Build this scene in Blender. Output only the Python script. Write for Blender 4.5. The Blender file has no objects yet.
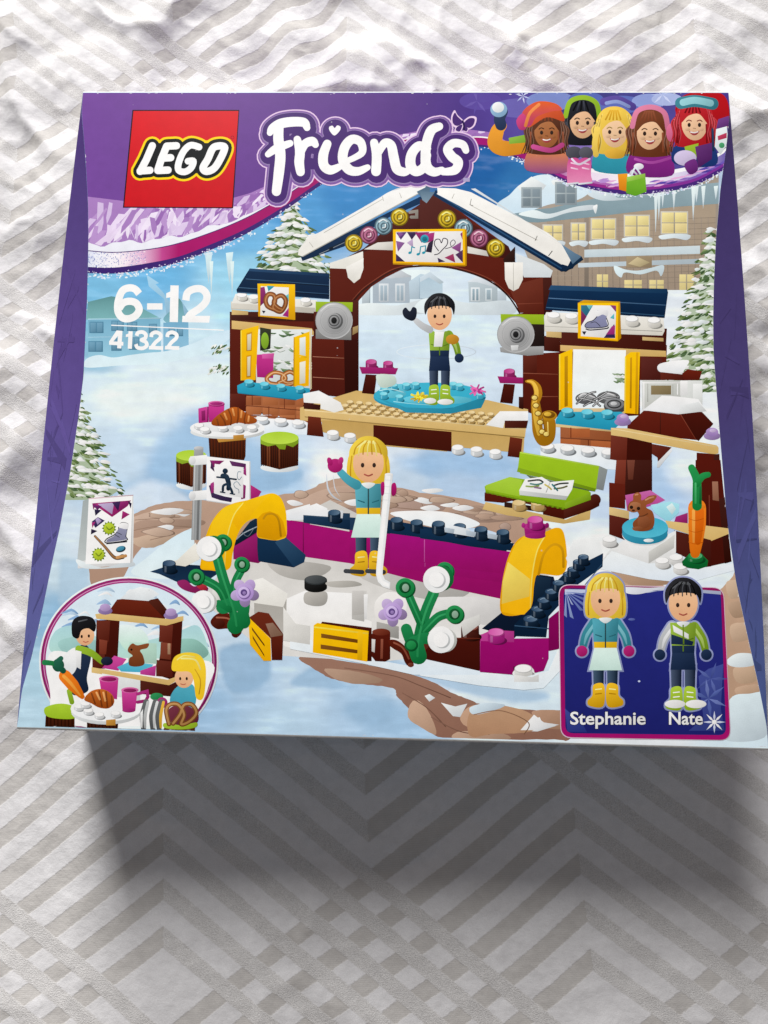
import bpy, math, random
import numpy as np
from mathutils import Matrix, Vector
from mathutils.geometry import tessellate_polygon, delaunay_2d_cdt
random.seed(7)
rng = np.random.default_rng(11)
SC = bpy.context.scene
COL = SC.collection

# ------------------------------------------------------------------ camera, world, lamps, exposure
BOX_W, BOX_D, BOX_H = 0.282, 0.27216, 0.060          # metres: width, depth on the cloth, thickness
def rot3(a, b, c):
    ca, sa, cb, sb, cc, sn = math.cos(a), math.sin(a), math.cos(b), math.sin(b), math.cos(c), math.sin(c)
    return (np.array([[cc, -sn, 0], [sn, cc, 0], [0, 0, 1]]) @ np.array([[cb, 0, sb], [0, 1, 0], [-sb, 0, cb]])
            @ np.array([[1, 0, 0], [0, ca, -sa], [0, sa, ca]]))
CAM_ROT = (0.176153, 0.030104, 0.024145)
CAM_LOC = (0.0072823, -0.1031689, 0.2987923 + BOX_H)
cam = bpy.data.cameras.new("camera")
cam_ob = bpy.data.objects.new("camera", cam)
COL.objects.link(cam_ob)
M4 = Matrix([list(r) + [0] for r in rot3(*CAM_ROT)] + [[0, 0, 0, 1]])
cam_ob.matrix_world = Matrix.Translation(CAM_LOC) @ M4
cam.sensor_fit = 'VERTICAL'; cam.sensor_height = 36.0; cam.lens = 36.0 * 769.0 / 1024.0
cam.clip_start = 0.01; cam.clip_end = 50
SC.camera = cam_ob

world = bpy.data.worlds.new("World"); SC.world = world; world.use_nodes = True
bg = world.node_tree.nodes["Background"]
bg.inputs[0].default_value = (1.0, 0.945, 0.945, 1); bg.inputs[1].default_value = 0.165

def area(name, loc, target, sx, sy, power, colour):
    d = bpy.data.lights.new(name, 'AREA'); d.shape = 'RECTANGLE'; d.size = sx; d.size_y = sy
    d.energy = power; d.color = colour
    o = bpy.data.objects.new(name, d); COL.objects.link(o); o.location = loc
    o.rotation_euler = (Vector(target) - Vector(loc)).to_track_quat('-Z', 'Y').to_euler()
    return o
# one tall window behind the top edge of the picture, a little to the left
_el, _az, _d = math.radians(28.5), math.radians(104), 2.9
area("window_light", (_d*math.cos(_el)*math.cos(_az), _d*math.cos(_el)*math.sin(_az), _d*math.sin(_el)),
     (0, 0, 0.03), 0.92, 1.75, 158.0, (1.0, 0.985, 0.96))
SC.view_settings.view_transform = 'Standard'; SC.view_settings.look = 'None'
SC.view_settings.exposure = 0.0; SC.view_settings.gamma = 1.0
SC.render.engine = 'CYCLES'
SC.cycles.max_bounces = 6

# ------------------------------------------------------------------ small helpers
def lin(c):
    if isinstance(c, str):
        c = [int(c[i:i+2], 16) for i in (0, 2, 4)]
    c = np.asarray(c, float) / 255.0
    return np.where(c <= 0.04045, c / 12.92, ((c + 0.055) / 1.055) ** 2.4)

def mk_mesh(name, verts, faces, cols=None, mat=None, parent=None, smooth=False):
    me = bpy.data.meshes.new(name)
    me.from_pydata([tuple(v) for v in verts], [], faces)
    if cols is not None:
        ca = me.color_attributes.new("ink", 'FLOAT_COLOR', 'POINT')
        a = np.ones((len(verts), 4), np.float32); a[:, :3] = np.asarray(cols, np.float32)
        ca.data.foreach_set("color", a.ravel())
    if mat: me.materials.append(mat)
    if smooth: me.polygons.foreach_set("use_smooth", [True] * len(me.polygons))
    me.update()
    o = bpy.data.objects.new(name, me); COL.objects.link(o)
    if parent: o.parent = parent
    return o

def vnoise(x, y, seed=0):
    """smooth value noise, vectorised"""
    xi = np.floor(x).astype(np.int64); yi = np.floor(y).astype(np.int64)
    xf = x - xi; yf = y - yi
    u = xf * xf * (3 - 2 * xf); v = yf * yf * (3 - 2 * yf)
    def h(a, b):
        n = (a * 374761393 + b * 668265263 + seed * 974711) & 0x7fffffff
        n = ((n ^ (n >> 13)) * 1274126177) & 0x7fffffff
        return ((n ^ (n >> 16)) & 0xffff) / 65535.0
    return (h(xi, yi) * (1 - u) + h(xi + 1, yi) * u) * (1 - v) + (h(xi, yi + 1) * (1 - u) + h(xi + 1, yi + 1) * u) * v
def fbm(x, y, seed=0, octv=4):
    s = 0; a = 0.5; t = 0
    for i in range(octv):
        s = s + a * vnoise(x * 2 ** i + 17.3 * i, y * 2 ** i - 9.1 * i, seed + i); t += a; a *= 0.5
    return s / t

# the flat front of the carton: picture measurements -> metres on the panel (a plain plane-to-plane map)
def homog(src, dst):
    A = []
    for (x, y), (u, v) in zip(src, dst):
        A.append([x, y, 1, 0, 0, 0, -u * x, -u * y, -u]); A.append([0, 0, 0, x, y, 1, -v * x, -v * y, -v])
    return np.linalg.svd(np.array(A))[2][-1].reshape(3, 3)
HW, HD = BOX_W / 2, BOX_D / 2
HM = homog([(83.0, 92.5), (728.5, 92.5), (17.0, 727.0), (768.3, 748.3)], [(-HW, HD), (HW, HD), (-HW, -HD), (HW, -HD)])
def to_panel(xy):
    p = np.c_[np.asarray(xy, float), np.ones(len(xy))] @ HM.T
    return p[:, :2] / p[:, 2:]
# the two curved creases that bound the flat front
CL = np.array([(83, 92.5), (81.5, 112), (84, 140), (86.2, 170), (88, 205), (88.4, 235), (88, 265), (87, 300), (83.5, 376), (78.5, 417),
               (70, 473), (60, 527), (52, 563), (43, 607), (31.5, 657), (22, 690), (18.3, 718), (17, 727)])
CR = np.array([(728.5, 92.5), (730, 112), (726.3, 148), (720.5, 189), (716.2, 236), (714, 280), (713.2, 320), (713.6, 353), (716, 385), (719.5, 430),
               (727, 520), (736, 582), (748, 638), (760, 692), (766.6, 726), (768.3, 748.3)])
def creaseL(y): return np.interp(y, CL[:, 1], CL[:, 0])
def creaseR(y): return np.interp(y, CR[:, 1], CR[:, 0])

# ------------------------------------------------------------------ materials
def nt_mat(name):
    m = bpy.data.materials.new(name); m.use_nodes = True
    return m, m.node_tree, m.node_tree.nodes["Principled BSDF"]
def node(nt, t, **kw):
    n = nt.nodes.new(t)
    for k, v in kw.items(): setattr(n, k, v)
    return n
def math_n(nt, op, a, b=None, c=None):
    n = node(nt, 'ShaderNodeMath', operation=op)
    for i, v in enumerate((a, b, c)):
        if v is None: continue
        if isinstance(v, (int, float)): n.inputs[i].default_value = v
        else: nt.links.new(v, n.inputs[i])
    return n.outputs[0]

def make_print():
    m, nt, b = nt_mat("printed_card")
    at = node(nt, 'ShaderNodeVertexColor', layer_name="ink")
    tc = node(nt, 'ShaderNodeTexCoord')
    n1 = node(nt, 'ShaderNodeTexNoise'); n1.inputs['Scale'].default_value = 2600; n1.inputs['Detail'].default_value = 2
    n2 = node(nt, 'ShaderNodeTexNoise'); n2.inputs['Scale'].default_value = 210; n2.inputs['Detail'].default_value = 6
    for n in (n1, n2): nt.links.new(tc.outputs['Object'], n.inputs['Vector'])
    k = math_n(nt, 'MULTIPLY_ADD', n1.outputs[0], 0.20, 0.90)
    k2 = math_n(nt, 'MULTIPLY_ADD', n2.outputs[0], 0.20, 0.90)
    kk = math_n(nt, 'MULTIPLY', k, k2)
    vm = node(nt, 'ShaderNodeVectorMath', operation='SCALE')
    nt.links.new(at.outputs['Color'], vm.inputs[0]); nt.links.new(kk, vm.inputs['Scale'])
    # sparse pale dust specks on the glossy card
    vo = node(nt, 'ShaderNodeTexVoronoi', feature='F1'); vo.inputs['Scale'].default_value = 170
    nt.links.new(tc.outputs['Object'], vo.inputs['Vector'])
    sp = math_n(nt, 'LESS_THAN', vo.outputs['Distance'], 0.055)
    wn = node(nt, 'ShaderNodeSeparateColor'); nt.links.new(vo.outputs['Color'], wn.inputs[0])
    sp = math_n(nt, 'MULTIPLY', sp, math_n(nt, 'GREATER_THAN', wn.outputs[0], 0.90))
    mx = node(nt, 'ShaderNodeMix', data_type='RGBA')
    nt.links.new(math_n(nt, 'MULTIPLY', sp, 0.45), mx.inputs[0]); nt.links.new(vm.outputs[0], mx.inputs[6])
    mx.inputs[7].default_value = (0.6, 0.6, 0.62, 1)
    nt.links.new(mx.outputs[2], b.inputs['Base Color'])
    b.inputs['Roughness'].default_value = 0.3; b.inputs['Specular IOR Level'].default_value = 0.07
    return m
PRINT = make_print()

def make_board():
    m, nt, b = nt_mat("raw_card_edge")
    b.inputs['Base Color'].default_value = (0.78, 0.78, 0.76, 1); b.inputs['Roughness'].default_value = 0.7
    tc = node(nt, 'ShaderNodeTexCoord'); n = node(nt, 'ShaderNodeTexNoise'); n.inputs['Scale'].default_value = 700
    nt.links.new(tc.outputs['Object'], n.inputs['Vector'])
    r = node(nt, 'ShaderNodeValToRGB'); r.color_ramp.elements[0].color = (0.6, 0.6, 0.58, 1); r.color_ramp.elements[1].color = (0.85, 0.85, 0.84, 1)
    nt.links.new(n.outputs[0], r.inputs[0]); nt.links.new(r.outputs[0], b.inputs['Base Color'])
    return m
BOARD = make_board()

def make_cloth():
    m, nt, b = nt_mat("chevron_damask")
    at = node(nt, 'ShaderNodeAttribute', attribute_name="weave")
    sx = node(nt, 'ShaderNodeSeparateXYZ'); nt.links.new(at.outputs['Vector'], sx.inputs[0])
    tc = node(nt, 'ShaderNodeTexCoord')
    jn = node(nt, 'ShaderNodeTexNoise'); jn.inputs['Scale'].default_value = 900; nt.links.new(tc.outputs['Object'], jn.inputs['Vector'])
    jit = math_n(nt, 'MULTIPLY_ADD', jn.outputs[0], 0.07, -0.035)
    P = math_n(nt, 'ADD', sx.outputs[0], jit); Q = math_n(nt, 'SUBTRACT', sx.outputs[1], jit)
    C, R = 7.16, 15.16
    X = math_n(nt, 'SUBTRACT', P, Q); Y = math_n(nt, 'ADD', P, Q)
    i0 = math_n(nt, 'FLOOR', math_n(nt, 'DIVIDE', X, C))
    fams = {}
    for sgn, key in ((1, 'A'), (-1, 'B')):
        outs = []
        for k in (0, 1):
            i = math_n(nt, 'ADD', i0, k)
            xr = math_n(nt, 'SUBTRACT', X, math_n(nt, 'MULTIPLY', i, C))
            yr = math_n(nt, 'SUBTRACT', Y, math_n(nt, 'MULTIPLY', i, R))
            pr = math_n(nt, 'MULTIPLY', math_n(nt, 'ADD' if sgn > 0 else 'SUBTRACT', yr, xr), 0.5)
            pw = math_n(nt, 'WRAP', pr, R / 2, -R / 2)
            inb = math_n(nt, 'LESS_THAN', math_n(nt, 'ABSOLUTE', pw), 3.0)
            fr = math_n(nt, 'FRACT', math_n(nt, 'ADD', pw, 20.0))
            d = math_n(nt, 'ABSOLUTE', math_n(nt, 'SUBTRACT', fr, 0.5))
            mr = node(nt, 'ShaderNodeMapRange'); mr.inputs[1].default_value = 0.205; mr.inputs[2].default_value = 0.245
            mr.inputs[3].default_value = 1; mr.inputs[4].default_value = 0
            nt.links.new(d, mr.inputs[0])
            outs.append(math_n(nt, 'MULTIPLY', mr.outputs[0], inb))
        fams[key] = math_n(nt, 'MAXIMUM', outs[0], outs[1])
    A, B = fams['A'], fams['B']
    stripe = math_n(nt, 'MAXIMUM', A, B)
    # weave: fine ribs on the up-right stripes, pebbly on the other family
    wv = node(nt, 'ShaderNodeTexWave', wave_type='BANDS', bands_direction='Y'); wv.inputs['Scale'].default_value = 420
    wv.inputs['Distortion'].default_value = 1.2; wv.inputs['Detail'].default_value = 2
    pb = node(nt, 'ShaderNodeTexNoise'); pb.inputs['Scale'].default_value = 2100; pb.inputs['Detail'].default_value = 2
    gr = node(nt, 'ShaderNodeTexNoise'); gr.inputs['Scale'].default_value = 220; gr.inputs['Detail'].default_value = 6
    for n in (wv, pb, gr): nt.links.new(tc.outputs['Object'], n.inputs['Vector'])
    mx = node(nt, 'ShaderNodeMix', data_type='RGBA')
    nt.links.new(stripe, mx.inputs[0])
    mx.inputs[6].default_value = (0.76, 0.75, 0.765, 1)
    ml = node(nt, 'ShaderNodeMix', data_type='RGBA'); nt.links.new(B, ml.inputs[0])
    ml.inputs[6].default_value = (0.575, 0.553, 0.535, 1); ml.inputs[7].default_value = (0.66, 0.645, 0.64, 1)
    nt.links.new(ml.outputs[2], mx.inputs[7])
    rb = math_n(nt, 'MULTIPLY', math_n(nt, 'SUBTRACT', wv.outputs[1], 0.5), math_n(nt, 'MULTIPLY', A, 0.10))
    pbv = math_n(nt, 'MULTIPLY', math_n(nt, 'SUBTRACT', pb.outputs[0], 0.5), math_n(nt, 'MULTIPLY_ADD', B, 0.55, 0.20))
    grv = math_n(nt, 'MULTIPLY', math_n(nt, 'SUBTRACT', gr.outputs[0], 0.5), 0.22)
    k = math_n(nt, 'ADD', math_n(nt, 'ADD', rb, pbv), math_n(nt, 'ADD', grv, 1.0))
    vm = node(nt, 'ShaderNodeVectorMath', operation='SCALE')
    nt.links.new(mx.outputs[2], vm.inputs[0]); nt.links.new(k, vm.inputs['Scale'])
    nt.links.new(vm.outputs[0], b.inputs['Base Color'])
    b.inputs['Roughness'].default_value = 0.85; b.inputs['Specular IOR Level'].default_value = 0.1
    hgt = math_n(nt, 'ADD', math_n(nt, 'MULTIPLY', stripe, -0.6), math_n(nt, 'ADD', math_n(nt, 'MULTIPLY', pb.outputs[0], math_n(nt, 'MULTIPLY_ADD', B, 1.3, 0.35)),
            math_n(nt, 'MULTIPLY', gr.outputs[0], 2.2)))
    bp = node(nt, 'ShaderNodeBump'); bp.inputs['Strength'].default_value = 0.38; bp.inputs['Distance'].default_value = 0.0005
    nt.links.new(hgt, bp.inputs['Height']); nt.links.new(bp.outputs[0], b.inputs['Normal'])
    return m
CLOTH = make_cloth()

# ------------------------------------------------------------------ the tablecloth
PULLED = [[-0.94, -18.73, 0.27, -0.3], [-1.15, -16.77, 0.36, -0.41], [-1.24, -14.76, 0.34, -0.58], [-0.55, -20.38, -0.04, -0.03], [0.83, -21.39, -0.07, 0.05], [2.31, -22.34, -0.21, 0.07], [3.65, -23.37, -0.2, 0.16], [5.05, -24.41, -0.26, 0.27], [6.35, -25.49, -0.22, 0.41], [-9.69, -22.5, 0.03, 0.02], [-9.83, -20.6, 0.06, -0.04], [-10.03, -18.59, 0.14, -0.2], [-10.28, -16.65, 0.28, -0.3], [8.7, -22.72, 0.05, 0.07], [8.49, -20.81, 0.15, 0.01], [8.28, -18.91, 0.25, -0.05], [8.1, -16.88, 0.31, -0.24], [-12.0, -25.03, -0.29, 0.12], [-13.54, -23.97, -0.09, -0.0], [-15.08, -23.18, 0.11, 0.14], [-16.46, -22.42, 0.14, 0.31], [12.51, -24.86, -0.21, 0.19], [13.77, -23.83, -0.23, 0.07], [15.05, -22.85, -0.29, 0.0], [16.0, -21.9, -0.02, -0.04], [-12.61, 22.82, 0.16, 0.16], [5.77, 22.75, 0.2, 0.06], [-17.48, 16.95, -0.74, 0.09]]
def build_cloth():
    def axis(lo, hi, a, b, fine, coarse):
        return np.unique(np.r_[np.arange(lo, a, coarse), np.arange(a, b, fine), np.arange(b, hi + coarse, coarse)].round(5))
    xs = axis(-0.75, 0.75, -0.29, 0.29, 0.0016, 0.012); ys = axis(-0.75, 0.75, -0.36, 0.30, 0.0016, 0.012)
    X, Y = np.meshgrid(xs, ys)
    def ridge(x, y, seed, sharp=2.2):
        n = fbm(x, y, seed, 3); return np.clip(1 - np.abs(n - 0.5) * 2 * sharp, 0, 1) ** 2
    # broad waves, then creases
    top = np.clip((Y - 0.02) / 0.14, 0, 1)                        # cloth is more rumpled beyond the box and along its sides
    side = np.clip((np.abs(X) - 0.12) / 0.05, 0, 1) * np.clip((Y + 0.17) / 0.1, 0, 1)
    rum = np.clip(0.30 + 0.7 * np.maximum(top, side), 0, 1)
    z = 0.0060 * (fbm(X * 11, Y * 11, 3, 2) - 0.5)
    z += rum * 0.0078 * (fbm(X * 22 + Y * 8, Y * 19 - X * 10, 5, 2) - 0.5)
    z += (0.25 + rum) * 0.0024 * (ridge(X * 17 + 6 * Y, Y * 13 - X * 3, 9, 3.0) - 0.3)
    z += (0.15 + rum) * 0.0009 * (ridge(X * 46 + 1.3, Y * 40 + X * 14, 13) - 0.3)
    z += (0.35 + rum * .5) * 0.0006 * (fbm(X * 130, Y * 130, 21, 3) - 0.5)
    # the waves that run down into the top edge of the box
    wav = np.exp(-((X + 0.048) / 0.038) ** 2) * np.clip((Y - 0.12) / 0.04, 0, 1)
    z += wav * 0.0038 * np.sin((X * 0.9 + Y * 0.35) / 0.0060)
    # rough bubbled strip right of the box
    rgt = np.exp(-((X - 0.178) / 0.028) ** 2) * np.clip((0.10 - Y) / 0.05, 0, 1) * np.clip((Y + 0.15) / 0.05, 0, 1)
    z += rgt * 0.0050 * (fbm(X * 75, Y * 75, 33, 3) - 0.5)
    under = np.clip((np.maximum(np.abs(X) - 0.138, np.abs(Y) - 0.133)) / 0.012, 0, 1)
    z = np.where(under < 1, np.minimum(z, 0) * under + z * under * 0.5, z) - 0.0008
    z = np.where(under <= 0, -0.0006, z)
    # weave coordinates (stripe counts along the two diagonals), gently pulled out of true
    wx = 0.0022 * (fbm(X * 9, Y * 9, 41, 2) - 0.5) * (0.4 + rum) + rum * 0.0040 * (fbm(X * 22, Y * 22, 43, 2) - 0.5)
    wy = 0.0022 * (fbm(X * 9, Y * 9, 47, 2) - 0.5) * (0.4 + rum) + rum * 0.0040 * (fbm(X * 22, Y * 22, 49, 2) - 0.5)
    wy = wy + wav * 0.0050 * np.sin((X * 0.9 + Y * 0.35) / 0.0060 + 0.8)
    S = np.array([[1.34275174, -0.93323084], [-1.22952257, -0.91027977]]) / 100
    O = np.array([-0.30048046, -25.0164828]) / 100
    # where the woven bands really lie on the pulled cloth (cm: place, offset)
    gx = np.zeros(X.shape); gy = np.zeros(X.shape); gw = np.full(X.shape, 0.02)
    for px, py, ox, oy in PULLED:
        w = np.exp(-((X * 100 - px) ** 2 + (Y * 100 - py) ** 2) / (2 * 2.6 ** 2)); gx += w * ox; gy += w * oy; gw += w
    wx = wx + gx / gw / 100; wy = wy + gy / gw / 100
    PQ = (np.c_[(X + wx).ravel(), (Y + wy).ravel()] - O) @ np.linalg.inv(S)
    n = len(xs); idx = np.arange(X.size).reshape(X.shape)
    f = np.stack([idx[:-1, :-1], idx[:-1, 1:], idx[1:, 1:], idx[1:, :-1]], -1).reshape(-1, 4)
    o = mk_mesh("tablecloth", np.c_[X.ravel(), Y.ravel(), z.ravel()], f.tolist(), mat=CLOTH, smooth=True)
    a = o.data.attributes.new("weave", 'FLOAT_VECTOR', 'POINT')
    v = np.zeros((X.size, 3), np.float32); v[:, :2] = PQ; a.data.foreach_set("vector", v.ravel())
    o["label"] = "rumpled white tablecloth woven with pale grey zigzag stripes under the box"
    o["category"] = "tablecloth"
    return o
build_cloth()

# ------------------------------------------------------------------ the carton
box = bpy.data.objects.new("toy_box", None); COL.objects.link(box); box.empty_display_size = 0.1
box["label"] = "purple cardboard toy-set box printed with a snowy ice-rink picture, lying flat on the striped cloth"
box["category"] = "toy box"
Z0 = BOX_H
YS = np.r_[np.linspace(92.5, 170, 24), np.linspace(170, 727, 120)[1:]]     # only used as curve parameters
def curve_on_panel(c, n=110):
    t = np.linspace(0, 1, n); a = (c[:, 1] - c[0, 1]) / (c[-1, 1] - c[0, 1])
    # monotone smooth resample in picture space
    y = c[0, 1] + t * (c[-1, 1] - c[0, 1]); x = np.interp(y, c[:, 1], c[:, 0])
    k = np.ones(7) / 7; xp = np.r_[[x[0]] * 3, x, [x[-1]] * 3]; xs = np.convolve(xp, k, 'valid'); xs[0] = x[0]; xs[-1] = x[-1]
    xs[:4] = x[:4]; xs[-4:] = x[-4:]
    return np.c_[xs, y]
_cl, _cr = curve_on_panel(CL, 400), curve_on_panel(CR, 400)
def creaseL(y): return np.interp(y, _cl[:, 1], _cl[:, 0])
def creaseR(y): return np.interp(y, _cr[:, 1], _cr[:, 0])
def side_rail(s, n=110):
    """outer edge of the folded facet and the side panel: bulges out and dips between the two corners"""
    t = np.linspace(0, 1, n); b = np.sin(np.pi * t) ** 0.9
    return np.c_[s * (HW + 0.0040 * b), HD - t * BOX_D, Z0 - 0.0052 * b]

def facet(s):
    c = curve_on_panel(CL if s < 0 else CR); a = to_panel(c); n = len(c)
    out = side_rail(s); K = 14
    V, F, Cc = [], [], []
    t = np.linspace(0, 1, n)
    for j in range(K + 1):
        w = j / K
        q = np.c_[a, np.full(n, Z0)] * (1 - w) + out * w
        V.append(q)
        tt = t[:, None]
        if s < 0: k1, k2, k3 = lin('4c3874'), lin('5c4c8c'), lin('586298')
        else: k1, k2, k3 = lin('4a3a72'), lin('4e447c'), lin('50649c')
        col = np.where(tt < 0.5, k1 + (k2 - k1) * (tt / 0.5), k2 + (k3 - k2) * ((tt - 0.5) / 0.5))
        Cc.append(col)
    V = np.concatenate(V); Cc = np.concatenate(Cc)
    for j in range(K):
        for i in range(n - 1):
            q = [j * n + i, j * n + i + 1, (j + 1) * n + i + 1, (j + 1) * n + i]
            F.append(q if s < 0 else q[::-1])
    o = mk_mesh("side_facet", V, F, Cc, PRINT, box, True)
    o["label"] = "violet folded facet along the %s edge of the box front" % ("left" if s < 0 else "right")
    # printed shards, darker lines: lie a hair above the facet
    def on(u, w):
        i = min(max(u, 0), 1) * (n - 1); i0 = min(int(i), n - 2); f = i - i0
        A = a[i0] * (1 - f) + a[i0 + 1] * f; B = out[i0] * (1 - f) + out[i0 + 1] * f
        A3 = np.r_[A, Z0]
        return A3 * (1 - w) + B * w + np.array([0, 0, 0.00006])
    rs = random.Random(5 if s < 0 else 9); V2, F2, C2 = [], [], []
    for k in range(34):
        u = 0.34 + 0.6 * rs.random(); w = rs.random(); du = rs.uniform(-.09, .09); w2 = 0.04 + 0.92 * rs.random()
        w = 0.04 + 0.92 * w; wd = rs.uniform(0.004, 0.02)
        m = len(V2)
        V2 += [on(u, w), on(u + wd, w), on(u + du + wd * .4, w2), on(u + du, w2)]
        fade = min(1, max(0, (u - .3) / .35))
        um = u + du * .5; base = (k1 + (k2 - k1) * um / .5) if um < .5 else (k2 + (k3 - k2) * (um - .5) / .5)
        C2 += [base * (1 + (.16 if rs.random() < .3 else -.30) * fade)] * 4
        F2.append([m, m + 1, m + 2, m + 3])
    mk_mesh("printed_shards", V2, F2, C2, PRINT, o)
    return o
FACETS = {s: facet(s) for s in (-1, 1)}

def side_panels():
    n = 110
    for s in (-1, 1):
        r = side_rail(s); t = np.linspace(0, 1, n); K = 8; V, F, Cc = [], [], []
        for j in range(K + 1):
            w = j / K; q = r.copy(); q[:, 2] = r[:, 2] * (1 - w); q[:, 0] = s * (HW + (np.abs(r[:, 0]) - HW) * (1 - w ** 1.5)); V.append(q)
            Cc.append(np.repeat([lin('4c3a80')], n, 0))
        V = np.concatenate(V); V[:, 2] = np.maximum(V[:, 2], 0.0002)
        for j in range(K):
            for i in range(n - 1):
                q = [j * n + i, j * n + i + 1, (j + 1) * n + i + 1, (j + 1) * n + i]; F.append(q if s < 0 else q[::-1])
        mk_mesh("side_panel", V, F, np.concatenate(Cc), PRINT, box, True)
    for s, nm, col in ((1, "end_panel", '6a4590'), (-1, "end_panel", '9cc0dc')):
        y = s * HD
        V = [(-HW, y, 0.0002), (HW, y, 0.0002), (HW, y, Z0), (-HW, y, Z0)]
        mk_mesh(nm, V, [[0, 1, 2, 3] if s < 0 else [3, 2, 1, 0]], [lin(col)] * 4, PRINT, box)
    mk_mesh("back_panel", [(-HW, -HD, .0002), (HW, -HD, .0002), (HW, HD, .0002), (-HW, HD, .0002)], [[3, 2, 1, 0]], [lin('5a4590')] * 4, PRINT, box)
    # worn pale board showing along the top and bottom folds: a thin rounded bead
    for s in (-1, 1):
        V, F = [], []; m = 60; r = 0.0009
        for i in range(m + 1):
            x = -HW + BOX_W * i / m
            for k in range(5):
                a = math.pi / 2 * k / 4
                V.append((x, s * (HD + r * 0.9 * math.sin(a)), Z0 - r + r * math.cos(a) - 1e-5))
        for i in range(m):
            for k in range(4):
                q = [i * 5 + k, (i + 1) * 5 + k, (i + 1) * 5 + k + 1, i * 5 + k + 1]; F.append(q if s > 0 else q[::-1])
        mk_mesh("folded_edge", V, F, mat=BOARD, parent=box, smooth=True)
side_panels()

# ------------------------------------------------------------------ printing: flat ink shapes on the front panel
class Art: pass
ART = Art(); ART.layer = 0; ART.x0 = ART.y0 = 0.0; ART.k = 1.0; ART.part = None; ART.gloss = True
def view(x0=0, y0=0, w=768.0, px=768.0):
    """following shapes are measured in an enlarged crop whose corner is x0,y0 and whose width is w picture pixels"""
    ART.x0, ART.y0, ART.k = x0, y0, w / px
def part(name, label=None):
    flush(); ART.part = [name, label, [], [], []]
def flush():
    if ART.part and ART.part[2]:
        o = mk_mesh(ART.part[0], np.concatenate(ART.part[2]), ART.part[3], np.concatenate(ART.part[4]), PRINT, FRONT)
        if ART.part[1]: o["label"] = ART.part[1]
        if ART.part[0] == "edge_wear": o["kind"] = "stuff"
        ART.nv = 0
    ART.part = None
    ART.nv = 0
def ink(c):
    v = np.array([int(c[i:i+2], 16) for i in (0, 2, 4)], float)      # the press prints a little harder than the measured tint
    return lin(np.clip(v + (v - 118) * 0.09, 0, 246))
CELL = 1.5
HEIGHTS = np.zeros((int(1024 / CELL) + 2, int(768 / CELL) + 2), np.int32)     # how many ink films already lie on each spot
def emit(pts, tris, col, col2=None, ang=90.0, convex=False):
    pts = np.asarray(pts, float)
    P = np.c_[ART.x0 + pts[:, 0] * ART.k, ART.y0 + pts[:, 1] * ART.k]
    Q = P.copy()
    Q[:, 1] = np.clip(Q[:, 1], 92.9, None)
    Q[:, 0] = np.clip(Q[:, 0], creaseL(Q[:, 1]) + 0.12, creaseR(Q[:, 1]) - 0.12)
    Q[:, 1] = np.minimum(Q[:, 1], 725.6 + (Q[:, 0] - 17) * 0.02835)
    if not convex or np.abs(Q - P).max() > 1e-6:      # one film, no face lying over another
        f = [list(t) for t in tris if abs((Q[t[1]][0] - Q[t[0]][0]) * (Q[t[2]][1] - Q[t[0]][1]) - (Q[t[1]][1] - Q[t[0]][1]) * (Q[t[2]][0] - Q[t[0]][0])) > 1e-7]
        if not f: return
        v2, _, f2, _, _, _ = delaunay_2d_cdt([Vector(q) for q in Q], [], f, 0, 1e-5)
        A = Q[np.array([t[:3] for t in f])]; N2 = np.array([tuple(v) for v in v2]); F2 = np.array([list(t) for t in f2]).reshape(-1, 3)
        sg = np.sign((A[:, 1, 0] - A[:, 0, 0]) * (A[:, 2, 1] - A[:, 0, 1]) - (A[:, 1, 1] - A[:, 0, 1]) * (A[:, 2, 0] - A[:, 0, 0]))
        M = N2[F2].mean(1); inside = np.ones((len(M), len(A)), bool)
        for i in range(3):
            p0, p1 = A[:, i], A[:, (i + 1) % 3]
            inside &= ((p1[:, 0] - p0[:, 0])[None] * (M[:, 1, None] - p0[None, :, 1]) - (p1[:, 1] - p0[:, 1])[None] * (M[:, 0, None] - p0[None, :, 0])) * sg[None] >= -1e-9
        Q = N2; tris = F2[inside.any(1)].tolist()
        if not len(tris): return
    W = to_panel(Q)
    T = np.array(tris); c0 = np.maximum((Q[T].min(1) / CELL).astype(int), 0); c1 = (Q[T].max(1) / CELL).astype(int) + 1
    h = max(HEIGHTS[a[1]:b[1], a[0]:b[0]].max(initial=0) for a, b in zip(c0, c1)) + 1
    for a, b in zip(c0, c1):
        v = HEIGHTS[a[1]:b[1], a[0]:b[0]]; np.maximum(v, h, out=v)
    ART.layer = max(ART.layer, h)
    z = Z0 + LIFT * h
    k1 = ink(col)
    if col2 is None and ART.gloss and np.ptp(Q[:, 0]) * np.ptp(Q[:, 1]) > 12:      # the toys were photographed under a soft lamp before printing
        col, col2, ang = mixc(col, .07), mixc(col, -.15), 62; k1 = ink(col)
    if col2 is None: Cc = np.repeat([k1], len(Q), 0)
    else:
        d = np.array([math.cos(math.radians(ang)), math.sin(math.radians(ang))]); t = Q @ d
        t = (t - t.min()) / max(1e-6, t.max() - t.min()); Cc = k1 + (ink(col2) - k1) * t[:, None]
    n = ART.nv
    ART.part[2].append(np.c_[W, np.full(len(W), z)]); ART.part[4].append(Cc)
    for t in tris:
        a, b, c = (W[i] for i in t[:3])
        cr = (b[0] - a[0]) * (c[1] - a[1]) - (b[1] - a[1]) * (c[0] - a[0])
        if abs(cr) < 1e-13: continue
        t = [n + i for i in t]
        ART.part[3].append(t if cr > 0 else t[::-1])
    ART.nv = n + len(Q)
LIFT = 4.0e-7
def nums(s):
    a = np.array([float(v) for v in s.split()]) if isinstance(s, str) else np.asarray(s, float)
    return a.reshape(-1, 2)
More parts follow.
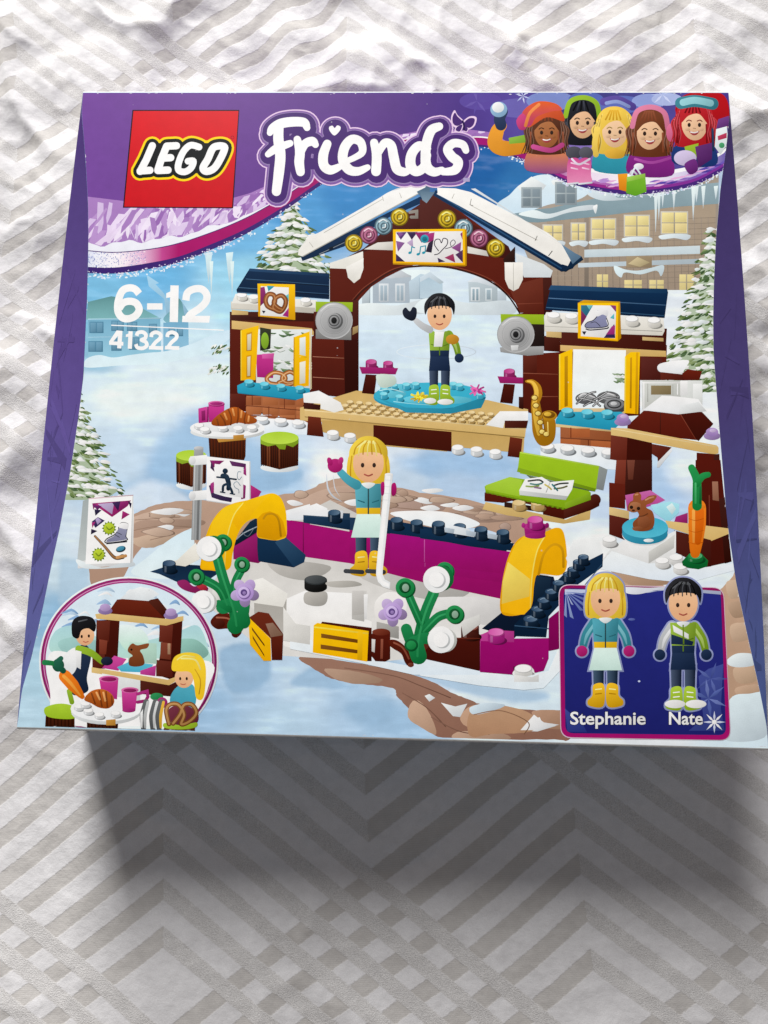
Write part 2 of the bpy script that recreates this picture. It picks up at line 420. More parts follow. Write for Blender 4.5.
def spline(p, closed=False, per=8):
    n = len(p)
    if n < 3: return p
    out = []
    for i in range(n if closed else n - 1):
        if closed: a, b, c, d = p[(i - 1) % n], p[i], p[(i + 1) % n], p[(i + 2) % n]
        else: a, b, c, d = p[max(i - 1, 0)], p[i], p[i + 1], p[min(i + 2, n - 1)]
        for k in range(per):
            t = k / per
            out.append(0.5 * ((2 * b) + (c - a) * t + (2 * a - 5 * b + 4 * c - d) * t * t + (3 * b - a - 3 * c + d) * t ** 3))
    if not closed: out.append(p[-1])
    return np.array(out)
def halo_on(col, w): ART.halo = (col, w)
def halo_off(): ART.halo = None
ART.halo = None
def poly(s, col, col2=None, ang=90):
    p = nums(s)
    if ART.halo:
        c, w = ART.halo; ART.halo = None; stroke(p, w, c, smooth=False, closed=True); ART.halo = (c, w); return
    px = ART.x0 + p[:, 0] * ART.k; py = ART.y0 + p[:, 1] * ART.k
    if (px < creaseL(py)).any() or (px > creaseR(py)).any():          # follow the curved crease
        out = []
        for a, b in zip(p, np.roll(p, -1, 0)):
            n = max(1, int(np.hypot(*(b - a)) * ART.k / 4)); out += [a + (b - a) * i / n for i in range(n)]
        p = np.array(out)
    tris = tessellate_polygon([[Vector((x, y, 0)) for x, y in p]]); emit(p, tris, col, col2, ang)
def blob(s, col, col2=None, ang=90, per=6):
    poly(spline(nums(s), True, per), col, col2, ang)
def ell(x, y, rx, ry, col, col2=None, ang=90, rot=0, n=28):
    if ART.halo: rx, ry, col, col2 = rx + ART.halo[1] / 2, ry + ART.halo[1] / 2, ART.halo[0], None
    a = np.linspace(0, 2 * math.pi, n, endpoint=False); r = math.radians(rot)
    px, py = rx * np.cos(a), ry * np.sin(a)
    p = np.c_[x + px * math.cos(r) - py * math.sin(r), y + px * math.sin(r) + py * math.cos(r)]
    emit(p, [[0, i, i + 1] for i in range(1, n - 1)], col, col2, ang, True)
def stroke(s, w, col, smooth=True, cap=True, closed=False, col2=None, ang=90, per=8):
    p = nums(s)
    if ART.halo: col, col2 = ART.halo[0], None; w = [v + ART.halo[1] for v in w] if isinstance(w, (list, tuple)) else w + ART.halo[1]
    if smooth: p = spline(p, closed, per)
    if closed: p = np.vstack([p, p[:1]])
    keep = np.r_[True, np.hypot(*np.diff(p, axis=0).T) > 1e-6]; p = p[keep]
    n = len(p); w = np.interp(np.linspace(0, 1, n), np.linspace(0, 1, len(w)), w) if isinstance(w, (list, tuple)) else np.full(n, float(w))
    d = np.diff(p, axis=0); d /= np.hypot(d[:, 0], d[:, 1])[:, None]
    tn = np.vstack([d[:1], d[:-1] + d[1:], d[-1:]])
    if closed: tn[0] = tn[-1] = d[0] + d[-1]
    L = np.hypot(tn[:, 0], tn[:, 1])[:, None]; tn = tn / np.maximum(L, 1e-6)
    nn = np.c_[-tn[:, 1], tn[:, 0]]
    mit = np.ones(n); 
    if n > 2:
        cs = np.abs((nn[1:-1] * np.c_[-d[:-1, 1], d[:-1, 0]]).sum(1)); mit[1:-1] = 1 / np.clip(cs, 0.5, 1)
    o = nn * (w * mit / 2)[:, None]
    V = list(p + o) + list(p - o); T = []
    for i in range(n - 1): T += [[i, i + 1, n + i + 1], [i, n + i + 1, n + i]]
    if cap and not closed:
        for e, sg in ((0, -1), (n - 1, 1)):
            b = len(V); k = 8; a0 = math.atan2(nn[e, 1], nn[e, 0])
            V.append(p[e])
            for j in range(k + 1):
                a = a0 - sg * math.pi * j / k
                V.append(p[e] + w[e] / 2 * np.array([math.cos(a), math.sin(a)]))
            T += [[b, b + 1 + j, b + 2 + j] for j in range(k)]
    emit(V, T, col, col2, ang)
def line(s, w, col): stroke(s, w, col, smooth=False, cap=False)
def rect(x, y, w, h, col, col2=None, ang=90): poly([x, y, x + w, y, x + w, y + h, x, y + h], col, col2, ang)
def ring(x, y, rx, ry, w, col, n=32, rot=0):
    a = np.linspace(0, 2 * math.pi, n, endpoint=False)
    V = [(x + (rx + w / 2) * math.cos(t), y + (ry + w / 2) * math.sin(t)) for t in a] + [(x + (rx - w / 2) * math.cos(t), y + (ry - w / 2) * math.sin(t)) for t in a]
    T = []
    for i in range(n):
        j = (i + 1) % n; T += [[i, j, n + j], [i, n + j, n + i]]
    emit(V, T, col)
def mixc(c, k):
    v = [int(c[i:i+2], 16) for i in (0, 2, 4)]; v = [a + (255 - a) * k if k > 0 else a * (1 + k) for a in v]
    return "%02x%02x%02x" % tuple(int(max(0, min(255, a))) for a in v)
def stud(x, y, r, top, side, h=None):
    h = r * .8 if h is None else h
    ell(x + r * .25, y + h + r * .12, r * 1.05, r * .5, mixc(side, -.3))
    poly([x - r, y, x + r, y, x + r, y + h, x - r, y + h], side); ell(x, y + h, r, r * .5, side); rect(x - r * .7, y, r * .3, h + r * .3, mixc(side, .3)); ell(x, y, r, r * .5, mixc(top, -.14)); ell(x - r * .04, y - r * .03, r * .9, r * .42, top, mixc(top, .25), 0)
def text(s, x, y, h, col, width, bold=0.03, outline=None, ow=0.06):
    """lettering with the built-in font; x,y = left end of the baseline"""
    for off, c in (((ow, outline),) if outline else ()) + ((bold, col),):
        cu = bpy.data.curves.new("lettering", 'FONT'); cu.body = s; cu.size = 1.0; cu.offset = off; cu.resolution_u = 3
        ob = bpy.data.objects.new("lettering", cu); COL.objects.link(ob)
        dg = bpy.context.evaluated_depsgraph_get(); me = ob.evaluated_get(dg).to_mesh()
        P = np.array([v.co[:2] for v in me.vertices]); me.calc_loop_triangles()
        T = [list(t.vertices) for t in me.loop_triangles]
        ob.evaluated_get(dg).to_mesh_clear(); bpy.data.objects.remove(ob); bpy.data.curves.remove(cu)
        lo, hi = P[:, 0].min() + off, P[:, 0].max() - off
        P = np.c_[x + (P[:, 0] - lo) / (hi - lo) * width, y - P[:, 1] * h]
        emit(P, T, c)

# --- the panel itself: painted sky and snow
def build_front():
    cl = curve_on_panel(CL, 400); cr = curve_on_panel(CR, 400); NX = 380
    t = np.linspace(0, 1, NX)
    PX = cl[:, None, :] * (1 - t)[None, :, None] + cr[:, None, :] * t[None, :, None]
    X = PX[..., 0]; Y = PX[..., 1]
    samples = np.array([float(v) for v in BACKDROP.split()]).reshape(-1, 5)
    xw = X + 16 * (fbm(X / 40, Y / 18, 61, 3) - 0.5); yw = Y + 14 * (fbm(X / 50, Y / 16, 67, 3) - 0.5)
    num = np.zeros(X.shape + (3,)); den = np.zeros(X.shape)
    for x, y, r, g, b in samples:
        w = 1.0 / (((xw - x) * .75) ** 2 + (yw - y) ** 2 + 60) ** 2.1
        num += w[..., None] * lin((r, g, b)); den += w
    C = num / den[..., None]
    st = fbm(X / 30 + Y / 90, Y / 5, 71, 4) - 0.5                 # brushed streaks of the painted snow
    C = C * (1 + 0.20 * st)[..., None] + (np.clip(st - .08, 0, 1) * .25)[..., None]
    for pts, c, fe, k in SOFT:                                     # soft-edged painted patches
        p = spline(nums(pts), True, 5); xq = X + 3 * (fbm(X / 9, Y / 6, 81, 3) - .5); yq = Y + 3 * (fbm(X / 9, Y / 6, 83, 3) - .5)
        d2 = np.full(X.shape, 1e9); ins = np.zeros(X.shape, bool)
        for a, b in zip(p, np.roll(p, -1, 0)):
            e = b - a; L = max((e ** 2).sum(), 1e-9); t_ = np.clip(((xq - a[0]) * e[0] + (yq - a[1]) * e[1]) / L, 0, 1)
            d2 = np.minimum(d2, (xq - a[0] - t_ * e[0]) ** 2 + (yq - a[1] - t_ * e[1]) ** 2)
            if abs(e[1]) > 1e-9: ins ^= ((a[1] > yq) != (b[1] > yq)) & (xq < e[0] * (yq - a[1]) / e[1] + a[0])
        m = np.clip(.5 + np.where(ins, 1, -1) * np.sqrt(d2) / fe, 0, 1)[..., None] * k
        C = C * (1 - m) + lin(c) * (1 + .12 * st)[..., None] * m
    lum = C.mean(-1, keepdims=True); C = np.where((Y > 330)[..., None], C * .88 + lum * .13, C); C = np.minimum(C * 1.07, 0.9)
    W = to_panel(PX.reshape(-1, 2)); idx = np.arange(X.size).reshape(X.shape)
    f = np.stack([idx[:-1, :-1], idx[1:, :-1], idx[1:, 1:], idx[:-1, 1:]], -1).reshape(-1, 4)
    return mk_mesh("front_panel", np.c_[W, np.full(len(W), Z0)], f.tolist(), C.reshape(-1, 3), PRINT, box)
SOFT = [("218 655 234 644 262 645 271 674 252 692 229 690", '8ab2d4', 5, .9), ("291 684 303 672 320 665 340 682 358 687 330 689", '93badb', 4, .85),
        ("344 706 364 697 392 700 392 717 372 727 350 719", '90b8da', 9, .85), ("373 656 412 664 460 678 508 688 547 693 537 702 489 699 431 683 393 670", '9cc0df', 5, .8),
        ("160 440 185 428 215 438 245 440 262 445 285 442 297 455 270 476 238 484 209 480 184 492 160 500 150 475", '96bfe2', 12, .75),
        ("60 563 72 559 87 563 88 584 72 596 60 604", 'a5c5dd', 5, .8), ("240 478 270 474 300 470 300 480 270 492 240 488", '8ab4d8', 5, .8), ("160 490 178 488 195 498 180 506 164 504", '7ea8cc', 4, .85),
        ("395 458 440 452 500 458 520 470 470 474 420 470", '8db8e0', 10, .6), ("312 462 335 450 350 470 330 486", 'f0f5fa', 8, .6), ("110 505 150 480 190 500 150 512", 'dfe9f3', 8, .6),
        ("640 480 660 470 672 500 665 520 645 510", 'a6c8ea', 8, .7), ("480 560 520 548 600 540 640 560 600 575 520 572", 'f1f5f8', 8, .7), ("95 395 150 385 200 395 190 412 120 420", 'e6f0f7', 14, .7)]
BACKDROP = """
100 290 118 182 218  160 275 104 174 218  240 240 110 176 220  300 215 80 150 205  350 200 62 132 192  480 170 28 92 158  520 185 45 110 170
240 280 150 205 230  225 310 168 213 235  205 330 190 220 235  100 400 206 226 240  150 370 210 228 242  200 380 215 232 245  150 420 196 219 238
120 462 192 216 236  205 428 152 190 226  170 470 140 182 222  130 500 168 202 232  230 480 152 191 228  285 475 165 201 233  150 520 178 207 236
300 450 195 217 238  330 478 215 228 240  430 470 150 188 225  480 465 160 195 230  400 448 212 226 240  460 482 172 201 231  600 500 192 214 239
560 532 216 229 242  640 470 175 205 235  652 500 160 196 236  690 470 212 226 240  65 620 128 178 214  62 570 192 216 230  45 680 166 206 226
30 715 176 211 230  90 545 205 222 236  160 560 202 223 238  230 660 192 216 236  250 690 164 198 228  300 690 186 213 236  350 700 166 200 230
280 722 176 208 232  400 722 152 192 226  425 690 206 223 238  480 692 216 231 240  520 700 206 226 238  740 690 214 230 240  750 738 205 226 238
640 744 224 230 236  380 300 205 222 236  400 340 202 223 240  450 330 206 226 240  370 365 196 219 236  480 360 202 221 238  690 420 226 233 240
660 380 230 235 240  700 345 220 228 236  110 540 205 222 235  180 580 205 225 240  470 655 215 228 240  590 545 222 232 244  700 580 215 228 240
420 300 214 227 238  500 300 208 224 238  205 700 150 190 224  420 480 190 212 232  330 455 212 225 238  100 340 120 182 212  260 400 200 220 236
"""
FRONT = build_front()

# ================================================================== the printed picture, back to front
PUR, MAG, NAVY, BRN, BRD, TAN, TAND = '6d4590', 'a0186a', '16304f', '5e2418', '3c1712', 'd3b478', 'b8935a'
YEL, YED, TEAL, LIME, WHT, GRN = 'f2bd12', 'c8920c', '35a3bf', '9fc32a', 'eef0f1', '147a42'

# --- distant houses
part("printed_house", "hazy blue house printed behind the age mark")
view(80, 230, 160)
poly("320 215 380 255 330 270 440 360 480 330 540 420 420 440 400 300", '9cc8e2')
blob("400 430 440 380 470 330 490 350 500 400 515 440 460 460", '5f8f92', '82b4c4')
poly("38 345 150 318 195 325 240 345 380 420 30 430", '5f8d90', '7db0b4')
poly("38 428 385 424 390 605 330 620 38 612", '78abc4', '93c2d6')
poly("400 445 520 440 522 560 400 600", '76a9c6', '8fbcd4')
for x, y, w, h in ((45, 440, 68, 55), (40, 533, 70, 52), (150, 435, 60, 50), (150, 520, 50, 60), (225, 440, 50, 45), (235, 515, 50, 60), (330, 450, 40, 45), (425, 470, 30, 40), (465, 470, 30, 40)):
    rect(x, y, w, h, '578ba8'); rect(x + 5, y + 5, w * .38, h - 10, '6c9db8'); rect(x + w * .54, y + 5, w * .38, h - 10, '6c9db8')
line("38 428 390 424", 5, 'a8d0e0'); line("38 515 390 508", 4, '9cc6da')
blob("30 620 90 600 160 612 240 600 320 590 420 580 540 545 620 510 720 480 720 520 600 590 400 640 200 650 30 660", 'c8deec', 'd4e6f1')
for x in (600, 700): 
    poly([x, 110, x + 36, 105, x + 26, 180, x + 18, 260, x + 8, 190], 'cfe6f0'); poly([x + 22, 150, x + 40, 150, x + 30, 320], 'd8ecf4')

part("printed_hotel", "snow-roofed brown hotel printed behind the pavilion")
view(500, 170, 240)
poly("200 0 700 0 700 384 130 384 40 160 0 100 100 40", 'a5998c')
poly("150 160 690 100 690 384 150 384", 'a59684', '9a8b7c')
for x in range(160, 690, 22): line([x, 150, x + 4, 384], 2, '93867a')
for y in range(170, 384, 17): line([150, y, 690, y - 18], 1.6, '9d8f80')
poly("270 150 284 148 284 384 270 384", '8d8175')
poly("0 150 60 130 160 122 300 92 480 60 700 40 700 108 560 118 300 150 120 168 40 165", '8fa4ac', '7d939c')
blob("-10 110 30 80 60 50 110 20 160 15 200 30 260 5 330 20 300 60 250 95 160 110 100 130 40 140 -5 150", 'd7e5ee', 'c3d8e6')
for x, y, w, h in ((68, 55, 66, 66), (176, 38, 70, 74)):
    poly([x - 12, y - 2, x + w / 2, y - 34, x + w + 14, y - 6, x + w + 4, y + 8, x - 6, y + 10], 'e6eef3')
    rect(x, y, w, h, '9aa7ad'); rect(x + 6, y + 6, w / 2 - 9, h - 12, '82919a'); rect(x + w / 2 + 3, y + 6, w / 2 - 9, h - 12, '82919a')
    line([x, y + h / 2, x + w, y + h / 2], 4, 'aab6bb')
blob("60 140 110 128 160 140 240 118 300 112 300 126 220 136 150 156 90 150", 'dfeaf1')
blob("280 75 340 55 400 62 370 86 420 92 330 98", 'cfdce4')
blob("340 70 460 55 520 60 480 80 400 78", 'bccdd6'); blob("300 115 312 112 306 140 298 122", 'e8f0f4')
for x, y, w, h in ((140, 178, 58, 46), (230, 172, 42, 52), (294, 158, 74, 62), (400, 147, 76, 64), (518, 136, 80, 66)):
    rect(x - 4, y - 4, w + 8, h + 8, 'c9c6bc'); rect(x, y, w, h, 'dfcf96', 'e9d9a2')
    for k in (.02, .52): rect(x + w * k, y, w * .46, h * .46, 'eddc9a'); rect(x + w * k, y + h * .52, w * .46, h * .46, 'e4d296')
    line([x + w / 2, y, x + w / 2, y + h], 4, 'a59f90'); line([x, y + h / 2, x + w, y + h / 2], 3, 'a59f90')
    blob([x - 8, y + h + 8, x + w * .5, y + h + 2, x + w + 10, y + h + 6, x + w, y + h + 22, x + w * .5, y + h + 16, x, y + h + 20], 'dbe7ef')
poly("270 255 640 242 640 268 270 280", 'c9d5da', 'b9c7ce'); poly("250 298 640 284 640 300 250 312", 'bccad2')
rect(404, 276, 82, 36, 'a08e72'); poly("410 300 440 278 480 296 448 310", 'c4b48c')
blob("366 306 400 318 440 322 480 314 520 304 525 318 515 340 500 322 450 334 400 328 388 344 370 330", 'd5e6ee')
for x, y, w, h in ((310, 334, 36, 44), (398, 352, 56, 32), (478, 352, 46, 32), (574, 334, 46, 50)):
    rect(x, y, w, h, 'e2d294'); line([x + w / 2, y, x + w / 2, y + h], 4, 'a89e88'); line([x, y + h / 2, x + w, y + h / 2], 3, 'b0a690')
for x, l in ((498, 150), (508, 110), (520, 66), (556, 74), (618, 110), (628, 50), (650, 70), (690, 40)):
    poly([x - 6, 52, x + 8, 50, x + 3, 60 + l * .6, x, 55 + l], 'dcebf4')

part("printed_house", "small grey houses printed inside the pavilion arch")
view(280, 180, 150)
poly("400 600 400 560 470 460 768 460 768 768 400 768", 'dfeaf2', 'cfdfec')
poly("475 495 600 460 672 490 664 630 475 630", 'b0bcc6', 'a3b0bb'); poly("470 498 540 470 620 462 676 496 560 504", 'ccd3da')
for x in (506, 590): rect(x, 530, 50, 92, 'd6dde2'); rect(x + 8, 540, 34, 78, 'a9bcc8'); line([x + 25, 530, x + 25, 620], 5, 'd6dde2')
poly("660 520 720 480 768 490 768 610 664 610", 'b9ccd9')
rect(712, 500, 16, 110, 'a9bfce')
rect(420, 555, 40, 80, 'c0cdd6'); line("460 555 460 640", 4, '9aa8b2')
blob("400 640 480 630 600 642 768 605 768 680 400 690", 'dfe9f1')
view(420, 180, 170)
poly("0 450 50 425 102 460 102 530 0 535", 'a9bfcd', 'b7cad6'); poly("0 440 45 415 108 462 90 470 40 440 0 462", 'c5d5df')
poly("218 460 262 440 350 480 350 555 222 552", 'b8c6cd'); poly("212 460 262 432 300 440 360 490 260 462", 'd2dbe2')
rect(230, 485, 40, 62, 'dfe6ea'); rect(237, 492, 10, 52, '93a9b5'); rect(254, 492, 10, 52, '93a9b5'); rect(295, 490, 30, 56, 'd6e0e5'); rect(301, 496, 18, 44, '9fb2bd')
rect(350, 500, 40, 50, 'c3d0da')
blob("0 545 100 530 220 555 400 545 430 600 300 610 0 600", 'dce8f0')

# --- fir trees
def fir(name, label, x, y0, y1, hw, n, seed, keep=None):
    part(name, label); view()
    r = random.Random(seed); tiers = int((y1 - y0) / 9)
    edge = lambda t: hw * t + 1.2
    poly(" ".join("%f %f" % (x + s * edge(t) * (.62 + .3 * (k % 2)), y0 + (y1 - y0) * t) for s, ts in ((1, [i / 14 for i in range(15)]), (-1, [i / 14 for i in range(14, 0, -1)])) for k, t in enumerate(ts)), 'b9c6b4', '9fb094')
    for i in range(tiers + 1):
        t = (i + .3) / (tiers + .3); yb = y0 + (y1 - y0) * t; w = edge(t)
        m = int(5 + w * .8)
        for k in range(m):                                   # drooping green twigs under each tier
            q = r.uniform(-1, 1); px = x + q * w; yy = yb - 3 + 3.5 * abs(q) + r.uniform(-3.2, 2)
            if keep and not keep(px, yy): continue
            L = r.uniform(2.5, 6.5) * (1 if q > 0 else -1)
            stroke([px - L * .4, yy - 1, px + L * .3, yy + r.uniform(.3, 1.2), px + L, yy + r.uniform(1.2, 3.4)], [1.2, r.uniform(1.6, 3.4), .5], r.choice(['4b6632', '5c7540', '6f8850', '3e5836', '8a9d6c', '546e48']), per=3)
        for k in range(int(m * .5)):                                   # snow lying on the tier
            q = r.uniform(-1, 1); px = x + q * w * .95; yy = yb - 6.5 + 4 * abs(q) + r.uniform(-2.4, 2.4)
            if keep and not keep(px, yy): continue
            L = r.uniform(2.5, 7) ; s_ = 1 if q > 0 else -1
            blob([px - L, yy + r.uniform(-.6, 1), px - L * .3, yy - r.uniform(1, 2.2), px + L * .5, yy - r.uniform(.4, 1.6) + .6 * s_, px + L, yy + 1.2 * s_ + r.uniform(0, 1.4), px + L * .3, yy + r.uniform(1, 2.2), px - L * .5, yy + r.uniform(.8, 2)], r.choice(['f3f5f4', 'e9eeed', 'dfe7e8', 'f6f7f6', 'eef2f1']), per=3)
fir("printed_fir_tree", "snowy fir tree printed behind the blue roof of the left stall", 293, 201, 275, 42, 330, 3)
fir("printed_fir_tree", "snowy fir tree printed at the left edge of the picture", 66, 372, 500, 60, 520, 4, keep=lambda a, b: a > 66 and (a < 122))
fir("printed_fir_tree", "snowy fir tree printed at the right edge beside the hotel", 711, 232, 392, 54, 620, 5, keep=lambda a, b: a < 719)
part("printed_fir_tree", "fir branches printed left of the left stall")
view(80, 230, 160)
r_ = random.Random(8)
for cx, cy, n in ((690, 565, 26), (675, 660, 34)):
    for i in range(n):
        x = cx + r_.uniform(-45, 45); y = cy + r_.uniform(-18, 22); dx = -r_.uniform(8, 26) if cx > 300 else r_.uniform(8, 26)
        stroke([x, y, x + dx * .5, y + 6, x + dx, y + 15], [5, 10, 2], r_.choice(['4f6a3c', '6d8850', '3f5a34', '87986c', 'e8efe8', 'f0f4f2']), per=3)

# --- brown paved path with snow on it
part("printed_path", "brown paved path printed across the snow")
view()
def jag(s, col, amp=1.2, seed=0, col2=None):
    p = spline(nums(s), True, 7); r = np.random.default_rng(seed)
    poly(p + r.normal(0, amp, p.shape) * .5, col, col2)
jag("88 560 96 545 118 528 135 514 160 504 200 500 240 500 300 492 330 480 352 478 380 484 420 492 470 500 520 516 540 522 556 535 520 545 480 528 420 540 330 560 200 545 150 540 120 580 95 590", 'b79c8a', 1.0, 1, 'a88a78')
for s, c in (("120 525 150 512 200 510 190 520 150 526", 'c5ab98'), ("130 540 165 532 178 536 150 548", 'c9ae97'), ("140 521 200 520 196 527 140 530", 'ab8f7d'),
             ("300 500 340 486 380 492 370 504 320 510", 'bfa391'), ("390 500 440 500 440 512 395 512", 'b2978a'), ("450 510 500 512 512 520 470 522", 'a68b7c'), ("300 512 350 508 360 520 310 522", 'a98d80')):
    jag(s, c, .5, 2)
for s in ("118 534 160 526 200 528", "135 520 180 517", "310 506 350 503 400 508 460 514", "330 492 338 500", "420 498 424 510", "150 540 175 534"):
    stroke(s, .7, '937766')
view(60, 480, 160)
for s in ("490 155 550 135 580 150 640 150 600 175 560 165", "460 230 510 215 545 222 530 240"): blob(s, 'eef3f7', per=4)
blob("340 440 420 370 520 290 610 240 640 250 640 420 560 470 420 470", 'cfe2f0', 'dbe8f3')

view(240, 300, 256)
for s in ("545 570 590 565 610 572 570 580", "520 600 545 592 580 605 560 612", "140 605 160 600 190 612 160 618", "600 615 640 608 660 615 630 622"): blob(s, 'f2f5f8', per=4)
view(200, 640, 370)
jag("205 38 235 34 300 44 360 54 420 66 480 86 520 108 560 124 600 138 700 146 768 150 768 205 720 206 520 207 470 180 440 150 410 118 400 100 340 92 280 82 240 62", '9a7767', 1.0, 5, '8a6657')
jag("440 128 460 130 480 160 490 196 460 182 432 160", 'c8a58c', .6, 6)
jag("560 138 610 136 660 150 690 170 640 188 570 186 540 165", 'c09a80', .8, 7)
jag("260 60 330 66 380 84 330 92 280 80", 'b3947f', .8, 8); jag("690 148 768 150 768 180 720 182", 'b28c74', .6, 9); jag("540 190 620 192 640 206 530 206", 'b89680', .5, 10)
for s in ("300 58 400 74 460 96 520 120", "420 110 470 140 510 180", "480 160 540 190 600 196"): stroke(s, 2, '7a5849')
for s in ("500 130 530 138 555 132 540 160 525 158", "668 188 690 165 705 160 712 175 740 178 700 190", "466 116 476 112 488 120 476 128"): poly(s, 'e7edf2')


view(470, 540, 298)
jag("350 120 450 95 560 150 640 130 700 70 720 90 740 200 745 330 755 480 600 420 420 380 360 240", 'c0a28a', 1.0, 12, 'b0917a')
for s, c in (("660 110 690 105 705 140 670 150", 'cdb298'), ("672 220 715 215 725 250 680 262", 'cbae94'), ("665 165 700 160 716 190 680 200", 'b5977f'), ("680 330 730 325 738 362 690 368", 'c9ab90'), ("360 75 430 85 520 110 420 118", 'b9987f'), ("688 380 745 372 748 400 690 398", 'c2a288')): jag(s, c, .5, 3)
blob("662 310 690 292 735 296 738 320 700 328 670 324", 'dfe9f1'); blob("670 410 720 396 768 400 768 500 690 520 650 500", 'd6e5ee')
jag("0 445 60 425 140 440 180 470 150 495 60 500 0 505", 'b99578', .8, 14, 'aa8468'); jag("0 432 40 420 90 425 60 440 10 450", 'cfe0ee', .5, 15)
for s in ("130 490 165 450 190 470 230 476 170 490",): poly(s, 'edf1f4')
stroke("10 450 80 440 150 470 140 500", 2.5, '8a664e')

view()
r_ = random.Random(41)
for k in range(34):
    x = r_.choice([r_.uniform(112, 200), r_.uniform(300, 510), r_.uniform(300, 510)]); y = (r_.uniform(508, 540) if x < 210 else r_.uniform(486, 500) + max(0, x - 400) * .17 + r_.uniform(0, 16)); w = r_.uniform(6, 18); h = r_.uniform(2.5, 5.5)
    if x < 210 and y > 534: continue
    p = np.array([(x + w * math.cos(a) * r_.uniform(.75, 1.1), y + h * math.sin(a) * r_.uniform(.75, 1.1) + w * .04 * math.cos(a)) for a in np.linspace(0, 6.28, 9)[:-1]])
    blob(p, mixc('a98c7c', -.12)); blob(p.mean(0) + (p - p.mean(0)) * .9, r_.choice(['bfa592', 'b79b88', 'c8ae9a', 'ad917f', 'b39a8c']), per=4)
for s in ("150 512 170 508 184 510 170 515", "452 508 464 505 474 508 462 511", "344 502 356 499 366 502 354 506", "420 508 432 505 440 509 430 511"): blob(s, 'eff2f5', per=4)
# --- left stall: shuttered window, brick base, dark roof and pretzel sign
part("printed_stall", "brown toy-brick stall with yellow shutters and navy roof printed at left of the pavilion")
view(220, 300, 150)
poly("50 60 490 60 490 620 50 560", BRN, '4e1d14'); poly("50 60 490 60 490 110 50 108", '43180f')
poly("60 105 470 145 490 180 60 148", TAN, 'c4a468'); poly("135 560 425 620 425 500 135 490", 'a5623c')
for y in (498, 548, 590):
    x = 130
    while x < 430:
        rect(x + 3, y, 78, 40, random.choice(['b0693f', '9c5833', 'a86039'])); x += 86
poly("120 598 430 618 470 640 470 690 120 690", 'eef1f3', 'd5e0ea')
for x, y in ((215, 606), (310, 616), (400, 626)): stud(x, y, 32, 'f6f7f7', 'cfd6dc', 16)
line("130 540 430 566", 4, '6b341f'); line("130 588 430 612", 4, '6b341f'); line("165 490 165 540", 4, '6b341f'); line("330 500 330 556", 4, '6b341f'); line("250 545 250 600", 4, '6b341f')
rect(50, 480, 80, 80, '5a2015'); poly("185 150 470 150 465 460 185 440", 'dfe6e6')
r_ = random.Random(12)
for k in range(70):
    x = r_.uniform(200, 440); y = r_.choice([165, 245, 320, 350]) + r_.uniform(-14, 16)
    stroke([x, y, x + 20, y + 8, x + 45, y + 4], [5, 13, 3], r_.choice(['6f8a62', '52704a', 'eef3f2', 'f4f6f5', '86a07c']), per=3)
poly("205 140 262 150 258 250 205 260", '2f3322'); ell(230, 208, 20, 42, '86b02e')
poly("185 280 275 275 272 400 190 395", 'c03b8c', '9c2470'); poly("215 276 278 272 274 300 216 300", 'd65aa5')
PW = "300 432 255 425 240 400 275 372 320 380 335 405 300 425 345 435 385 420 392 392 360 368 325 385 320 410 350 425 390 415"
stroke(PW, 22, '6e3a1a'); stroke(PW, 17, 'b0682f'); stroke(PW, 5, 'e3b684')
for sh in ("108 155 198 130 182 410 108 412", "380 190 460 160 455 440 378 450"): poly(sh, YEL, 'e0a80c')
poly("135 170 165 162 162 260 135 262", 'c88f10'); poly("140 178 160 172 158 255 140 258", 'd8cfae'); poly("135 285 162 280 158 395 135 398", 'c88f10'); poly("140 292 156 288 154 388 140 390", 'd8cfae')
poly("408 195 438 188 438 290 408 292", 'dfe6e2'); poly("408 320 438 312 436 425 408 430", 'e2e0d0'); stroke("410 285 440 292", 10, YEL); line("380 190 378 450", 6, YED); line("108 155 108 412", 5, 'fcd64a')
line("462 150 466 455", 8, 'd9cba2')
poly("88 438 130 418 460 452 460 490 390 512 90 474", TEAL, '2489a8'); 
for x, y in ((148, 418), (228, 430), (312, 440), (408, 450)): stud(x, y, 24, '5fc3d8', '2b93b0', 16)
line("92 476 390 512", 4, '1c7793')
view(220, 200, 120)
poly("70 650 620 680 620 720 70 700", 'd8d3c6', 'b5b0a4'); poly("100 600 260 620 620 640 620 700 75 660", 'e9e8e3', 'd6d4cc')
poly("75 660 610 690 605 725 75 692", 'cfcbc0')
for x, y in ((140, 608), (215, 620), (548, 640)): stud(x, y, 34, 'f4f4f1', 'd5d3cb', 22)
poly("75 735 255 750 255 768 75 768", BRD); poly("75 702 180 712 180 735 75 735", TAN)
poly("190 438 700 470 700 635 110 595 105 575", '16314f', '0f243c')
poly("190 438 700 470 700 490 180 455", '1c3d60')
for s in ("165 505 700 545", "120 560 700 602", "110 590 700 634"): line(s, 4, '3c5f80')
for s in ("165 512 700 552", "120 567 700 609"): line(s, 6, '0c1f36')
poly("240 535 480 540 482 768 245 745", YEL, YED); poly("262 552 440 560 438 750 258 738", 'f1efec')
poly("258 560 285 555 300 640 258 680", '8a2a6a'); poly("300 548 350 552 310 585", '35a3b8'); poly("400 740 440 690 438 750", 'a0237a'); poly("268 708 292 710 280 728", '2a2a3a'); poly("410 620 440 600 440 650", '5fb7c0')
PZ = "345 700 305 680 292 640 310 604 345 610 352 650 340 690 385 715 415 680 420 640 395 612 360 625 345 660 372 690 398 700"
stroke(PZ, 30, '5e3216'); stroke(PZ, 24, '8e5128'); stroke(PZ, 7, 'bd8452')

